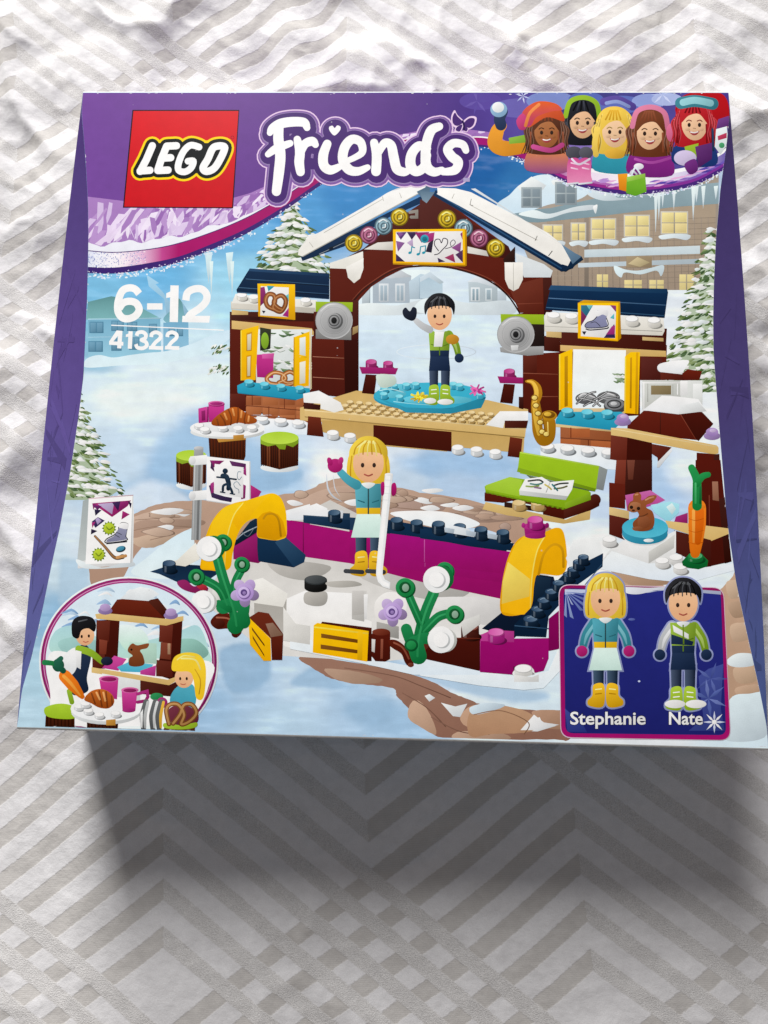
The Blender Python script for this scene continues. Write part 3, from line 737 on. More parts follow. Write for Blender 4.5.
# --- the pavilion: gable, arch, pillars, lamps, sign, speakers
part("printed_pavilion", "brown toy-brick pavilion with white snowy gable printed behind the skating doll")
view(280, 180, 150)
poly("255 440 430 350 600 200 768 90 768 430 700 430 620 460 540 500 470 545 410 610 385 640 375 768 255 768", '63271a', '561f15')
poly("255 440 430 350 600 200 768 90 768 250 500 340 250 450", '4a1c16')
stroke("372 625 420 570 480 525 560 475 640 448 768 438", 9, '33120e'); stroke("372 612 420 560 480 515 560 465 640 440 768 428", 4, '7b3a28')
poly("255 425 330 400 425 365 428 450 410 505 378 528 350 500 338 455 255 452", 'e3e2dc', 'cfcdc5'); poly("338 445 428 400 426 460 408 505 380 528 348 500", 'eceae6', 'd2d0c9')
poly("430 355 500 320 580 315 580 360", 'd9d7d0')
poly("105 390 768 60 768 100 560 190 330 340 180 392 115 415", '18385a', '132c48')
stroke("190 385 330 310 420 262", 5, '0d2136'); line("200 380 330 320", 3, '8e979b'); poly("250 345 275 340 270 355 252 360", '101c28')
poly("95 360 150 290 210 265 480 110 560 62 640 35 735 30 768 40 768 60 730 58 115 392 92 384", 'eeeeea', 'dedcd6')
line("115 392 730 58", 5, 'b6b4ac'); line("225 270 525 98", 3, 'b9b7af'); line("525 85 530 108", 3, 'aaa8a0'); line("150 318 170 345", 3, 'bdbbb3'); line("612 65 622 92", 3, 'bdbbb3'); stroke("95 360 150 290 210 265 480 110 560 62 640 35 735 30", 3, 'fafaf8')
poly("700 60 740 40 768 20 768 120 740 110", '48637a', '6f8699'); stroke("665 165 700 160 700 190 672 190", 16, '8e8880', smooth=False)
view(420, 180, 170)
poly("0 90 70 60 400 300 430 370 590 440 560 620 360 620 470 600 400 520 330 460 240 420 120 392 0 385", '63271a', '581f15')
poly("0 90 70 60 240 200 400 300 420 360 300 340 210 300 0 220", '4a1c16')
poly("555 430 595 420 598 600 560 610", '3f1610'); poly("400 480 555 440 556 600 450 600", '66291b'); line("440 560 556 556", 3, '7d3d2c')
stroke("0 388 120 394 240 424 330 466 400 526 450 600", 7, '33120e'); stroke("0 380 120 386 240 416 330 456 405 520", 3, '8a4632')
poly("215 300 300 320 310 345 215 330", 'd8d6cf'); poly("430 330 560 380 600 410 590 440 470 440 440 380", 'd7dde0', 'c8ced2')
poly("382 372 465 372 465 450 445 490 422 502 400 488 384 450", 'e9e7e2', 'd0cec6'); line("422 376 422 500", 2.5, 'b9b7af'); poly("375 360 430 300 430 372 380 372", '2e1510')
poly("0 50 60 55 75 45 30 105 10 90", '5b7488', '7d93a3')
poly("70 45 730 345 690 400 640 415 60 70", '18385a', '112842'); poly("690 380 730 345 738 360 660 415 640 412", '0f2740')
line("85 66 640 400", 6, '2b547c')
poly("78 35 160 38 230 55 460 175 580 240 640 290 690 345 668 388 640 380 470 280 80 62", 'ecebe8', 'dcdad5')
poly("230 40 250 38 700 330 690 345 640 290 460 175", 'cfd6da'); poly("640 290 700 330 730 345 690 380", '64829c')
line("230 115 530 272", 3, 'bab8b0'); line("232 85 226 112 240 116", 3, '8c8a84'); line("530 252 520 275", 3, '6a6862'); line("598 320 578 346", 4, '4a4844'); line("155 62 145 84", 3, 'bab8b0'); stroke("78 62 300 180 470 280 640 380", 4, 'fbfbf9')
def lamp(x, y, r, c, d, hi):
    ell(x, y, r, r, d); ell(x, y, r * .86, r * .86, c); ring(x, y, r * .62, r * .62, r * .14, d); ring(x + r * .05, y, r * .3, r * .32, r * .16, d)
    stroke([x - r * .5, y - r * .45, x - r * .05, y - r * .72, x + r * .4, y - r * .5], r * .14, hi); stroke([x - r * .1, y + r * .2, x + r * .2, y + r * .1, x + r * .2, y - r * .2], r * .14, hi); stroke([x - r*.4, y + r*.5, x, y + r*.74, x + r*.5, y + r*.4], r * .1, d)
for x, y, c in ((122, 176, 'y'), (197, 218, 'b'), (267, 264, 'p'), (342, 308, 'y')):
    lamp(x, y, 42, *dict(y=('d3b52a', '7f6a10', 'f7e98c'), b=('8fb0bd', '4c6470', 'e2eef2'), p=('b56c8c', '6e3450', 'f0c6d6'))[c])
view(280, 180, 150)
for x, y, c in ((612, 190, 'y'), (530, 236, 'b'), (455, 282, 'p'), (378, 324, 'y')):
    lamp(x, y, 46, *dict(y=('d3b52a', '7f6a10', 'f7e98c'), b=('8fb0bd', '4c6470', 'e2eef2'), p=('b56c8c', '6e3450', 'f0c6d6'))[c])
view(220, 300, 150)   # left pillar
poly("470 190 710 190 710 490 640 510 640 500 470 480", BRN, '4b1b13'); poly("635 200 710 180 710 480 640 505", '3b140f', '2d0f0b')
poly("560 10 710 0 710 200 560 200", '4b1a12'); poly("680 140 708 130 706 165 678 180", 'a58a5c')
line("475 290 635 298", 3, 'a8705a'); line("475 395 635 405", 3, 'a8705a'); poly("480 60 500 60 500 190 480 180", '49180f')
poly("490 8 680 12 678 60 490 60", '9cb832', '86a424'); poly("490 150 672 150 672 205 490 198", '8f8f8d', '767676')
def speaker(x, y, r):
    ell(x, y, r, r * .98, '8d8e8f', 'b4b5b6', 60); ell(x - 1, y - 1, r * .95, r * .93, 'b9babb', '98999a', 70)
    ring(x, y, r * .72, r * .71, r * .03, '9fa0a1'); ell(x, y, r * .66, r * .66, 'b0b1b2', '8f9091', 60); ell(x + r * .06, y + r * .03, r * .42, r * .43, '626365'); ell(x, y, r * .38, r * .39, 'a4a5a6', '7b7c7e', 50); ring(x, y, r * .27, r * .28, r * .06, '57585a'); ell(x, y, r * .2, r * .22, '8a8b8c'); ell(x, y, r * .15, r * .17, '1f1f20')
    stroke([x - r * .7, y - r * .5, x - r * .3, y - r * .82, x + r * .2, y - r * .86], r * .06, 'd6d7d8')
speaker(584, 105, 96)
view(490, 270, 180)   # right pillar
poly("140 360 300 350 300 620 260 640 140 600", BRN, '4a1a12'); poly("230 280 300 290 300 350 230 345", '46170f'); poly("140 360 200 355 200 440 140 440", '5a2116')
line("140 440 290 445", 3, '8a4c38'); line("200 540 290 540", 3, '8a4c38')
poly("45 188 230 190 232 235 48 230", '98b42c', '86a222'); poly("150 230 232 232 232 330 160 330", '231715'); poly("42 330 230 325 228 360 160 366 45 350", 'a3a4a4', '858686')
speaker(110, 275, 80)
poly("88 322 122 320 118 342 92 344", 'd8dadb')

part("printed_sign", "white gable sign with music notes and a heart printed under the pavilion roof")
view(392, 228, 76)
poly("10 15 735 8 755 20 755 380 735 388 10 368", YED); poly("10 15 735 8 740 372 10 352", YEL, 'e5ae10'); poly("40 40 712 32 716 352 40 338", 'f4f2f2')
for s, c in (("40 45 150 40 90 120", '5b3a78'), ("150 40 260 40 200 120", '3a2a50'), ("40 130 130 150 60 240", '8a5a96'), ("40 260 130 340 40 338", '3a2a50'), ("230 45 380 40 300 150", '8c2a6a'), ("330 60 430 45 420 130 350 150", 'a8347a'),
             ("150 150 210 110 215 200", 'b9a2c4'), ("600 200 700 140 690 250", '8a4a86'), ("640 270 716 220 716 350", '4b2a52'), ("530 300 620 260 640 350", '98305c'), ("460 300 540 340 470 348", '3a2a50'), ("690 60 712 40 712 120", '8a2a6a'), ("60 40 120 60 70 100", '8c5aa0')): poly(s, c)
ell(330, 110, 42, 42, '2f9ab0'); ell(330, 110, 24, 24, '1f6f86'); poly("370 150 420 120 400 250 340 240", '2a2238')
for s in ("195 245 200 190 230 200", "280 260 290 190 340 180 335 245"): stroke(s, 11, '2a93a8', smooth=False)
for x, y in ((182, 250), (265, 265), (320, 250)): ell(x, y, 18, 13, '2a93a8', rot=-20)
stroke("470 230 430 170 440 120 480 115 500 150 520 105 560 120 555 170 510 220 470 260 430 270", 9, '3a3440'); stroke("540 210 600 190 640 150 620 120 590 150 600 190", 7, '4a4450')

# --- right stall: skate sign, yellow shutters, teal counter
part("printed_stall", "brown toy-brick stall with skate sign and teal counter printed at right of the pavilion")
view(490, 270, 180)
poly("295 320 755 320 750 470 640 470 640 620 300 640", BRN, '4f1d14'); poly("300 240 755 250 750 345 300 325", '4a1911')
poly("260 70 755 80 760 95 745 205 235 170", '163454', '0f243d'); poly("260 65 755 82 752 100 250 85", '1e4266')
line("250 120 750 150", 4, '47698c'); line("240 160 745 195", 4, '335878')
poly("232 200 240 180 380 185 740 205 745 260 735 280 232 262", 'e8e6e0', 'c9c6bd'); line("235 240 735 262", 3, 'b0aea6')
for x, y in ((272, 192), (348, 196), (606, 208), (700, 214)): stud(x, y, 28, 'f3f3f0', 'd3d1ca', 20)
poly("240 262 305 265 305 290 240 285", TAN); poly("300 320 750 345 752 370 640 368 300 345", TAN, 'c3a366'); poly("650 285 740 290 740 305 650 300", 'c8a970')
poly("355 338 580 342 575 600 350 600", 'e9eef0', 'e0e8ee'); r_ = random.Random(3)
for k in range(16): x = r_.uniform(520, 575); y = 460 + r_.uniform(-18, 16); stroke([x, y, x + 14, y + 5, x + 26, y], [4, 9, 2], r_.choice(['6f8a62', '93a888', 'f1f4f2']), per=3)
poly("350 590 575 590 575 640 350 630", 'd8c193')
for x, y, rr in ((410, 548, 46), (505, 545, 50)): ell(x, y, rr, rr * .55, '5f6062'); ell(x, y - 4, rr * .7, rr * .3, '9ea0a2'); stroke([x - rr * .8, y, x - 10, y - 20, x + rr * .8, y - 4], 6, 'd5d6d7')
for s in ("370 570 420 530 450 520", "400 580 460 545 500 520", "380 545 440 560 470 580", "440 580 480 550 540 540"): stroke(s, 9, '3a3b3d'); stroke(s, 3, 'c9cacb')
ell(535, 580, 50, 32, '4b4c4e'); ell(530, 572, 42, 25, '85878a'); ring(530, 572, 28, 16, 6, '3a3b3d'); ell(528, 570, 14, 8, 'c8cacc')
poly("295 360 352 336 352 590 295 598", YEL, 'e6ae0c'); poly("318 370 332 366 332 580 318 584", 'b98608'); line("297 360 297 598", 5, 'ffd94c')
poly("575 370 600 350 640 350 632 615 572 610", YEL, 'e6ae0c'); poly("598 375 606 372 604 590 596 590", 'c18d0a'); line("628 352 624 614", 10, 'd39c0a'); line("578 372 576 610", 5, 'ffd94c')
poly("280 640 300 605 560 605 600 640 545 665 520 690 280 660", TEAL, '2489a8')
for x, y in ((330, 600), (415, 606), (500, 608)): stud(x, y, 26, '5fc3d8', '2b93b0', 16)
poly("275 656 520 684 520 698 270 668", 'd8be86')
poly("300 670 520 690 520 768 300 768", '9c5833')
for x, y in ((340, 676), (300, 722), (430, 728)): rect(x, y, 86, 38, 'ad663d', 'a05a35')
line("300 716 520 730", 4, '6b341f'); line("420 725 420 768", 4, '6b341f'); line("345 672 345 716", 4, '6b341f')
poly("215 745 300 740 520 760 560 775 640 810 640 860 215 830", 'e9edf0', 'd9e3ec')
for x, y in ((245, 752), (330, 760), (418, 768), (505, 776)): stud(x, y, 30, 'eef0f1', 'b9bfc4', 14)
poly("645 370 735 378 730 470 645 466", '54201a'); poly("730 430 800 400 830 440 770 480", 'eceeef')
poly("375 140 400 128 555 135 560 290 545 305 375 292", YED); poly("375 142 548 140 545 302 375 290", YEL, 'e8b010'); poly("390 150 538 152 534 292 388 282", 'f3f2f3')
poly("388 150 440 150 388 240", '2c6d86'); poly("388 170 412 200 388 240", '7a2a5a'); poly("412 150 440 150 424 170", '6fc0c8'); poly("530 230 534 290 485 290", '34265a'); poly("520 240 534 236 532 275 495 275", 'a0307a'); poly("512 205 530 185 530 210", '5fb9c4'); poly("392 262 412 262 402 278", '2a2a3a'); poly("512 150 538 152 538 180", '8a3a74')
blob("455 172 470 180 488 172 502 178 498 198 496 215 500 240 460 246 420 248 405 238 415 224 440 215 455 200", '8d90b0', '7d7f9c'); blob("452 172 470 178 490 170 504 176 500 196 480 190 458 198", 'f1f1f4'); stroke("410 252 430 256 495 250 505 244", 5, '2c2c34'); stroke("430 226 450 222 470 240", 3, '3b3b48'); stroke("455 200 440 215 415 224 405 240 425 248 500 240 497 205", 3.5, '2c2c34')

# --- stage, with flower pots and saxophone
part("printed_stage", "tan studded stage with teal round plate printed under the arch")
view(300, 350, 240)
poly("0 185 180 130 600 160 730 190 720 280 0 225", 'c9aa6c', 'd2b67c')
r_ = random.Random(2)
for row in range(6):
    for k in range(26):
        x = 20 + k * 30 + row * 14 - 40; y = 150 + row * 14 + k * 2.6
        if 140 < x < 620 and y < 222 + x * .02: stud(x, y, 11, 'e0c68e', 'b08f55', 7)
poly("180 225 720 250 715 330 490 310 470 325 240 305 70 262 70 225", 'bb9a5c', 'c4a569')
poly("235 240 485 262 485 325 235 300", '4d1d13', '43180f'); poly("15 190 720 252 718 278 15 212", 'd5b87e', 'c8a96b'); line("15 192 720 254", 3, 'e6cf9c'); line("15 214 718 280", 3, '9a7c46')
for s in ("26 212 66 216 76 278 22 272", "672 278 712 284 706 345 664 340"): poly(s, '6e3020', '4a1c12')
for x, y in ((105, 265), (160, 274), (505, 312), (565, 318), (625, 326)): stud(x, y, 19, 'f4f5f5', 'cfd2d4', 14)
poly("10 140 60 130 130 168 140 192 110 200 66 188 66 172 12 168", 'eff0ef', 'dcdcd9'); poly("12 168 66 176 64 192 12 188", '3c1510')
poly("595 240 640 196 730 196 730 230 655 230 650 250", 'f0f1f1', 'dadcdd'); poly("655 226 730 226 725 250 655 250", '4a1a12')
ell(415, 152, 180, 42, '2a90ae'); ell(415, 146, 180, 42, '43b0ca', '3aa5c2'); poly("240 150 300 180 340 200 480 204 580 185 592 160 590 150 480 188 340 184", '2f97b4')
for x, y, rx, ry in ((300, 140, 40, 14), (380, 158, 50, 12), (490, 160, 60, 12), (330, 120, 40, 12)): ell(x, y, rx, ry, '63c4da')
for x, y in ((300, 112), (340, 110), (370, 108), (490, 108), (510, 112), (270, 120), (268, 140), (575, 140), (318, 148)): stud(x, y, 13, '74cfe0', '3aa2bf', 12)
stroke("255 130 290 125 330 135", 3, 'b9e8f0'); stroke("300 165 360 172 420 176", 3, '8fd8e6')
r_ = random.Random(6)
for cx, cy, c1, c2, n in ((382, 152, 'f0e04a', 'c9a818', 40), (565, 128, 'e26cb0', 'b03a86', 36)):
    for k in range(n):
        a = r_.uniform(0, 6.28); q = r_.random(); x = cx + math.cos(a) * 30 * q; y = cy + math.sin(a) * 18 * q; stroke([cx + (x-cx)*.5, cy + (y-cy)*.5, x, y], 5, r_.choice([c1, c2, c1]), smooth=False)
for x, y in ((190, 60), (632, 90)):
    stud(x + 38, y - 22, 18, 'b83a84', '8a1f5e', 16)
    if x < 300: stud(x + 92, y - 18, 16, 'b83a84', '8a1f5e', 16)
    poly([x, y - 6, x + 124 if x < 300 else x + 82, y - 2, x + 116 if x < 300 else x + 82, y + 18, x + 8, y + 16], 'a02a70', '8a1f5e')
    poly([x + 20, y + 18, x + 56, y + 20, x + 48, y + 82, x + 8, y + 78], '4e1c14', '3a120d')
poly("700 150 715 150 715 190 700 186", '3a130e')
blob("245 80 300 82 305 110 260 120", 'cfe0d6')
part("printed_saxophone", "golden saxophone printed beside the right stall")
view(490, 270, 180)
stroke("155 475 180 478 200 500 205 530 195 560 195 590 200 630 205 690 225 725 250 715 255 670 250 640", [10, 22, 34, 36, 36, 40, 44, 46, 50, 50, 52, 54], 'b07a14'); stroke("160 474 182 480 196 505 198 535 190 565 192 600 198 650 208 700", [6, 12, 18, 18, 18, 20, 20, 14], 'e8bb46')
ell(252, 622, 34, 22, 'c08a1c'); ell(252, 618, 26, 15, '7d5410'); ell(246, 615, 16, 9, 'e3b640')
for x, y in ((190, 545), (196, 578), (205, 612), (214, 650), (222, 690), (240, 700)): ell(x, y, 11, 9, 'f4d778'); ring(x, y, 13, 11, 4, '8a5e10')
stroke("210 560 222 620 236 690", 4, '8a5e10'); stroke("246 650 248 700", 5, 'f0cd6a')

# --- small stall with the toy rabbit and the carrot
part("printed_rabbit_stall", "small open brown stall with white snowy roof printed at the right edge")
view(600, 360, 140)
blob("330 20 480 0 470 40 440 70 330 66", 'eef0f0', 'd8dce0'); poly("332 66 460 80 460 112 332 108", '5a1f14'); poly("450 75 480 50 560 62 545 110 460 112", '6b2618', '541c12')
rect(232, 112, 330, 170, 'e2e6e4'); rect(232, 112, 210, 160, 'cdd0cb'); rect(280, 140, 110, 50, '8a7a58'); line("240 120 240 280", 8, 'f4f5f5'); line("232 125 440 125", 6, 'f7f7f7'); line("262 130 262 230", 4, 'a9aba6'); line("425 130 425 190", 5, 'f1f2f2'); line("400 135 400 195", 3, '9a9c96')
rect(440, 115, 40, 80, 'f0f2f2'); rect(510, 130, 50, 120, 'e9eeec')
poly("150 360 240 278 330 280 560 285 622 350 600 370 540 440 330 418 150 378", '64251a', '531c12'); poly("440 295 560 285 622 350 540 445 525 430", '4c1a12', '3a140e'); line("332 285 330 416", 4, '3c140d'); line("440 295 525 435", 4, '7d3a28')
poly("235 275 340 195 420 200 540 215 580 278 430 298", 'f0f1f1', 'dadde0'); poly("430 298 440 250 540 230 585 280", 'dfe2e4')
for x, y in ((125, 318), (615, 395)):
    ell(x, y + 22, 46, 22, '9a80b4'); ell(x, y, 34, 24, 'b59acb', '8f74ab'); ell(x + 4, y - 8, 18, 10, 'cbb6dc')
poly("60 372 150 375 640 468 650 480 650 512 625 518 60 412", 'd8bc80', 'c6a668'); line("62 376 640 476", 4, 'e8d2a0')
poly("60 412 150 425 148 560 55 545", '6b2a1d'); poly("150 425 285 455 285 720 140 720 145 555", '42160f', '36120c'); poly("95 560 140 560 145 690 85 680", '7d3626', '5a2015'); poly("145 560 180 560 180 650 145 650", '8a5440'); poly("50 680 140 690 140 768 50 768", '64261a')
poly("285 460 370 475 395 480 320 590 315 535 285 515", '5b2016'); poly("395 478 395 500 325 590 312 590 315 560", 'dfe3e6')
poly("530 508 650 518 660 768 530 768", '571d14', '481710'); poly("625 518 655 515 660 660 620 655", '3a120d'); poly("610 665 635 660 640 768 615 768", '8a5a48')
view(590, 460, 150)
poly("98 115 180 125 180 250 98 240", '64261a', '571e14'); poly("98 240 200 262 200 302 98 280", 'd8bc80'); poly("98 280 200 302 180 410 98 380", '561d14')
poly("180 0 318 0 318 200 180 200", '3c140e'); poly("135 0 185 0 180 125 125 118", '7a3324'); poly("190 0 230 0 220 100 195 100", '6e3a2c')
poly("180 180 310 155 385 205 330 230 250 250 190 260", 'c26aa6', 'a83a86'); poly("310 230 410 212 458 225 455 270 400 320 330 270", 'a8dce6', '8cc8d8'); poly("440 290 500 270 500 330 430 320", '98246c'); poly("390 240 420 220 440 250 420 280", 'd6f0f4')
poly("540 0 668 0 720 520 610 545 610 350 540 350", '571d14', '44160f'); poly("660 200 690 190 725 520 690 530", '38120c'); poly("625 110 655 110 660 210 628 205", '9a6a54'); line("610 180 612 540", 4, '7a3525')
poly("385 310 708 350 710 378 620 415 400 345", 'd8bc80', 'cbab6c'); poly("430 360 620 410 620 560 430 470", '4a1710')
poly("60 540 100 460 170 410 300 430 440 360 435 500 300 560 200 520 110 470 70 500", 'e4e6e6', 'd2d4d4')
poly("110 455 180 410 380 440 440 370 440 470 420 510 300 530 200 500", 'eceded', 'd5d6d6'); poly("40 550 110 465 300 530 440 520 500 560 740 530 740 565 500 630 300 610 60 560", 'e6eaee', 'd6e0ea')
poly("300 530 430 450 435 380 380 420 300 470", 'd0d0cc')
for x, y in ((370, 515), (440, 498), (462, 545), (100, 405)): stud(x, y, 36, 'f5f5f4', 'd6d6d4', 24)
ell(282, 380, 118, 60, 'f2f3f3'); poly("165 340 400 345 395 385 340 420 230 425 165 385", '2b8fae'); ell(282, 380, 116, 52, '3094b2'); ell(282, 345, 118, 54, '3fa9c4', '58b8ce'); ell(300, 412, 26, 9, 'e8f2f4')
ell(270, 348, 55, 18, '2b86a2')
part("printed_rabbit", "brown toy rabbit printed on the round teal plate")
view(590, 460, 150)
blob("225 350 220 320 250 285 235 260 200 262 192 240 205 215 220 205 222 178 245 165 262 180 262 205 280 200 300 185 335 180 340 192 318 218 290 230 290 245 318 262 330 300 325 340 300 360 250 365", '9a5c38', '7b4426')
blob("245 300 270 285 300 295 310 330 280 350 250 345", '8a4e2e'); blob("205 225 230 215 258 225 255 255 225 268 200 258", 'a66a45'); ell(212, 242, 9, 9, '2a1a12'); ell(248, 248, 9, 9, '2a1a12'); ell(222, 258, 8, 5, '4a2a1a'); stroke("250 290 275 285 295 275", 6, '6a3a20'); stroke("285 205 305 195 325 190", 8, 'c08a68'); stroke("232 178 244 176", 8, 'c08a68'); ell(245, 352, 28, 12, '8a4f2e')
part("printed_carrot", "orange carrot with green leaves printed leaning at the small stall")
view(590, 460, 150)
poly("470 520 500 488 540 480 580 490 605 515 600 545 555 560 500 552 475 540", '147038', '0f5a2c'); stud(540, 492, 40, '1f8a48', '157038', 16)
stroke("548 245 548 330 542 420 538 478", [92, 90, 70, 48], 'ec7c18'); stroke("560 260 560 330 552 420", [46, 44, 30], 'd9650c'); stroke("530 260 530 330 530 420", [16, 16, 10], 'f7a348')
for y in (300, 360, 420): stroke([505, y, 540, y + 10, 580, y], 3, 'c45a0c')
ell(547, 240, 44, 14, 'f08a28'); stroke("548 235 548 150 545 95 520 40", [50, 46, 42, 36], '1e8c46'); stroke("545 120 575 85 605 75", [40, 34, 28], '1e8c46'); stroke("540 220 540 120", 10, '46b06a'); stroke("565 220 566 140", 12, '136a34')

# --- bench with an open magazine
part("printed_bench", "lime green bench with an open magazine printed at the right of the path")
view(470, 430, 160)
poly("60 380 75 345 460 430 580 380 575 430 450 450 180 410", 'd3b77c', 'b89a5e')
poly("70 300 450 380 450 428 350 405 350 370 200 340 160 350 70 342", '5a2015', '44160e'); poly("450 380 600 310 625 330 620 365 580 385 450 428", '4a180f'); ell(600, 335, 28, 28, '4a180f'); poly("165 345 350 372 350 395 165 370", '2b1510')
for x in (235, 325): stud(x, 350, 32, 'd8bd84', 'b89860', 24)
poly("70 270 190 225 560 285 580 300 580 330 455 380 75 300", '8fb524', '7da01c'); poly("75 265 190 225 250 240 240 320 75 285", 'a6c844', '98bc34'); poly("455 350 580 300 580 335 455 380", '82a61e')
stroke("76 298 250 336 455 378", 6, '6a8a14', smooth=False)
for k in range(16): rect(80 + k * 24, 296 + k * 5.2, 10, 8, '6f9016')
poly("230 180 240 104 620 172 655 190 640 280 605 285 240 208", '9cc02a', '8fb322'); poly("620 172 660 190 640 290 605 282", '8d9494', '7a8080'); line("240 108 620 176", 5, 'b6d650'); poly("230 180 605 282 600 296 225 200", '7d9f1c')
poly("270 215 290 232 560 290 600 296 540 280", '5a6a4a')
poly("236 290 265 235 345 225 385 250 500 240 490 285 460 335 240 312", 'f2f3f2', 'dcdedc'); poly("236 290 470 318 460 336 238 312", 'c9cccb'); line("385 250 365 300", 4, 'b9bbb9')
for s, c in (("280 245 330 240 350 250", '3b3f3a'), ("290 258 320 262 345 256", '5a8a86'), ("270 270 300 272 330 268", '93a85a'), ("400 268 430 258 470 255", '3b3f3a'), ("405 282 440 278 465 270", '6a6a40'), ("360 262 380 275 390 285", 'c9b860'), ("395 262 420 290", '3a7a80'), ("310 275 340 280", '8a6a8a')): stroke(s, 8, c)

# --- cafe table and stumps
part("printed_table", "round white cafe table with croissant and pink mug printed at left")
view(160, 390, 150)
poly("248 240 440 235 438 340 430 360 255 345", '5a2a18', '43200f'); 
for k in range(12): line([256 + k * 15.5, 250, 258 + k * 15.2, 350], 5, '2e130b')
poly("290 245 440 225 440 255 300 268", 'c08a3a')
ell(345, 215, 190, 36, 'd9dcdc'); ell(345, 195, 192, 46, 'f3f4f4', 'e4e6e8'); ell(345, 185, 165, 32, 'e6e8ea')
for x, y in ((200, 180), (320, 190), (230, 200), (400, 195), (470, 190)): stud(x, y, 26, 'f7f8f8', 'd3d6d8', 12)
poly("375 232 430 228 430 250 375 256", 'c08a3a')
poly("248 75 330 75 326 160 250 165", 'c4408f', 'a52a76'); ell(290, 72, 42, 14, '9e2a72'); ell(288, 68, 42, 12, 'd868a8'); ell(288, 70, 32, 8, 'a52a76'); poly("196 95 240 85 245 165 198 170", 'c94a98', 'a52a76'); poly("212 108 232 104 232 155 214 158", '8a1f60'); line("245 85 245 165", 8, '8f2064')
blob("270 180 265 160 300 125 350 95 390 88 430 110 470 135 495 150 490 168 450 175 400 168 350 182 310 186", 'b86428', '8a4316')
for s in ("310 130 330 160 335 180", "350 100 365 140 362 178", "400 92 400 140 395 168", "440 116 432 150 435 172", "292 150 300 182"): stroke(s, 8, '7d3c14'); 
for s in ("330 120 342 150", "372 98 380 130", "418 108 415 140", "455 135 452 160"): stroke(s, 9, 'e09a58')
for x, y, rx, ry, h in ((612, 245, 98, 32, 140), (160, 335, 78, 28, 140)):
    part("printed_stump", "tree stump stool with lime green top printed %s the cafe table" % ("to the right of" if x > 300 else "below"))
    view(160, 390, 150)
    ell(x, y + h + 12, rx, 24, 'e6edf2'); poly([x - rx, y, x + rx, y, x + rx - 2, y + h, x, y + h + 22, x - rx + 2, y + h - 4], '5c2b18', '3e1b0f')
    k = -rx + 6
    while k < rx - 4: stroke([x + k, y + 20, x + k + 1, y + h + 10 - abs(k) * .1], 5, random.choice(['2d120a', '7a4428', '2d120a']), smooth=False); k += 10
    poly([x - rx, y, x - rx, y + 30, x - rx * .6, y + 44, x - rx * .2, y + 36, x, y + 58, x + rx * .3, y + 60, x + rx * .35, y + 36, x + rx * .7, y + 48, x + rx, y + 26, x + rx, y], '8bab28')
    ell(x, y, rx, ry, 'a9ca3c', 'b8d552')

# --- pole sign, poster board
part("printed_pole_sign", "white square sign with a skater symbol on a grey pole printed beside the rink")
view(160, 390, 150)
poly("455 480 520 520 490 570 460 560", 'b02a78'); 
poly("175 300 222 300 208 768 160 768", '8f9293', 'a4a7a8', 0); line("205 300 192 768", 12, '7c7f80'); line("180 320 168 768", 6, 'c4c6c7')
poly("174 300 222 292 222 345 176 345", 'a3a5a6'); ell(198, 297, 24, 9, 'c4c6c7')
for y in (350, 530): poly([155, y - 10, 240, y - 18, 250, y + 30, 160, y + 36], 'eceded', 'd4d6d7'); ell(165, y + 12, 18, 22, 'e2e4e5')
poly("240 340 462 365 462 600 238 565", 'f3f3f4', 'e6e6e8'); line("460 366 462 600", 6, 'c3c5c8'); stroke("240 566 462 601", 5, 'c3c5c8', smooth=False)
for s, c in (("255 360 330 362 300 385 270 400", '8a2468'), ("355 362 440 378 440 410 415 400 370 392", '5b2a5c'), ("440 385 442 440 420 425", 'a0307a'), ("420 480 440 490 436 555 415 560", '8a2468'), ("250 490 272 480 280 530 330 545 370 552 365 575 310 565 265 550", '3a2a50'), ("258 480 275 470 285 520 262 530", 'a0307a'), ("262 365 275 395 280 420 258 400", '4a2a50'), ("420 575 440 565 438 585", 'a0307a')): poly(s, c)
poly("280 378 428 396 425 552 276 528", 'f7f7f8')
ell(334, 415, 14, 14, '1c2f42', rot=-10); stroke("322 440 340 445 352 480 350 505", [26, 26, 24, 22], '1c2f42'); stroke("292 446 330 450", 9, '1c2f42'); stroke("345 452 390 458", 9, '1c2f42'); stroke("348 480 325 490 322 515", 13, '1c2f42'); stroke("350 490 362 505 370 525", 13, '1c2f42'); stroke("310 522 332 526", 7, '1c2f42', smooth=False); stroke("360 530 382 534", 7, '1c2f42', smooth=False)
stroke("415 420 400 420 396 445 405 460 418 445", 3, '5c7a8c'); stroke("412 490 395 470 378 480 385 500 402 510 404 528", 3, '5c7a8c')
part("printed_poster", "white board with skate, stick and puck pictures printed at left of the path")
view(60, 480, 160)
poly("135 90 345 75 355 160 350 400 300 410 85 425 85 390 128 380", 'e9ebec'); poly("110 100 138 90 125 385 82 395", '9fa8a8', 'b9c0c0'); blob("80 380 200 420 330 390 360 410 300 420 120 425", 'dfe8ee'); poly("138 92 352 74 340 398 122 404", 'f5f5f5', 'ecedee'); line("350 76 340 398", 5, 'cdd0d0'); line("137 90 352 73", 5, 'd4b8c0')
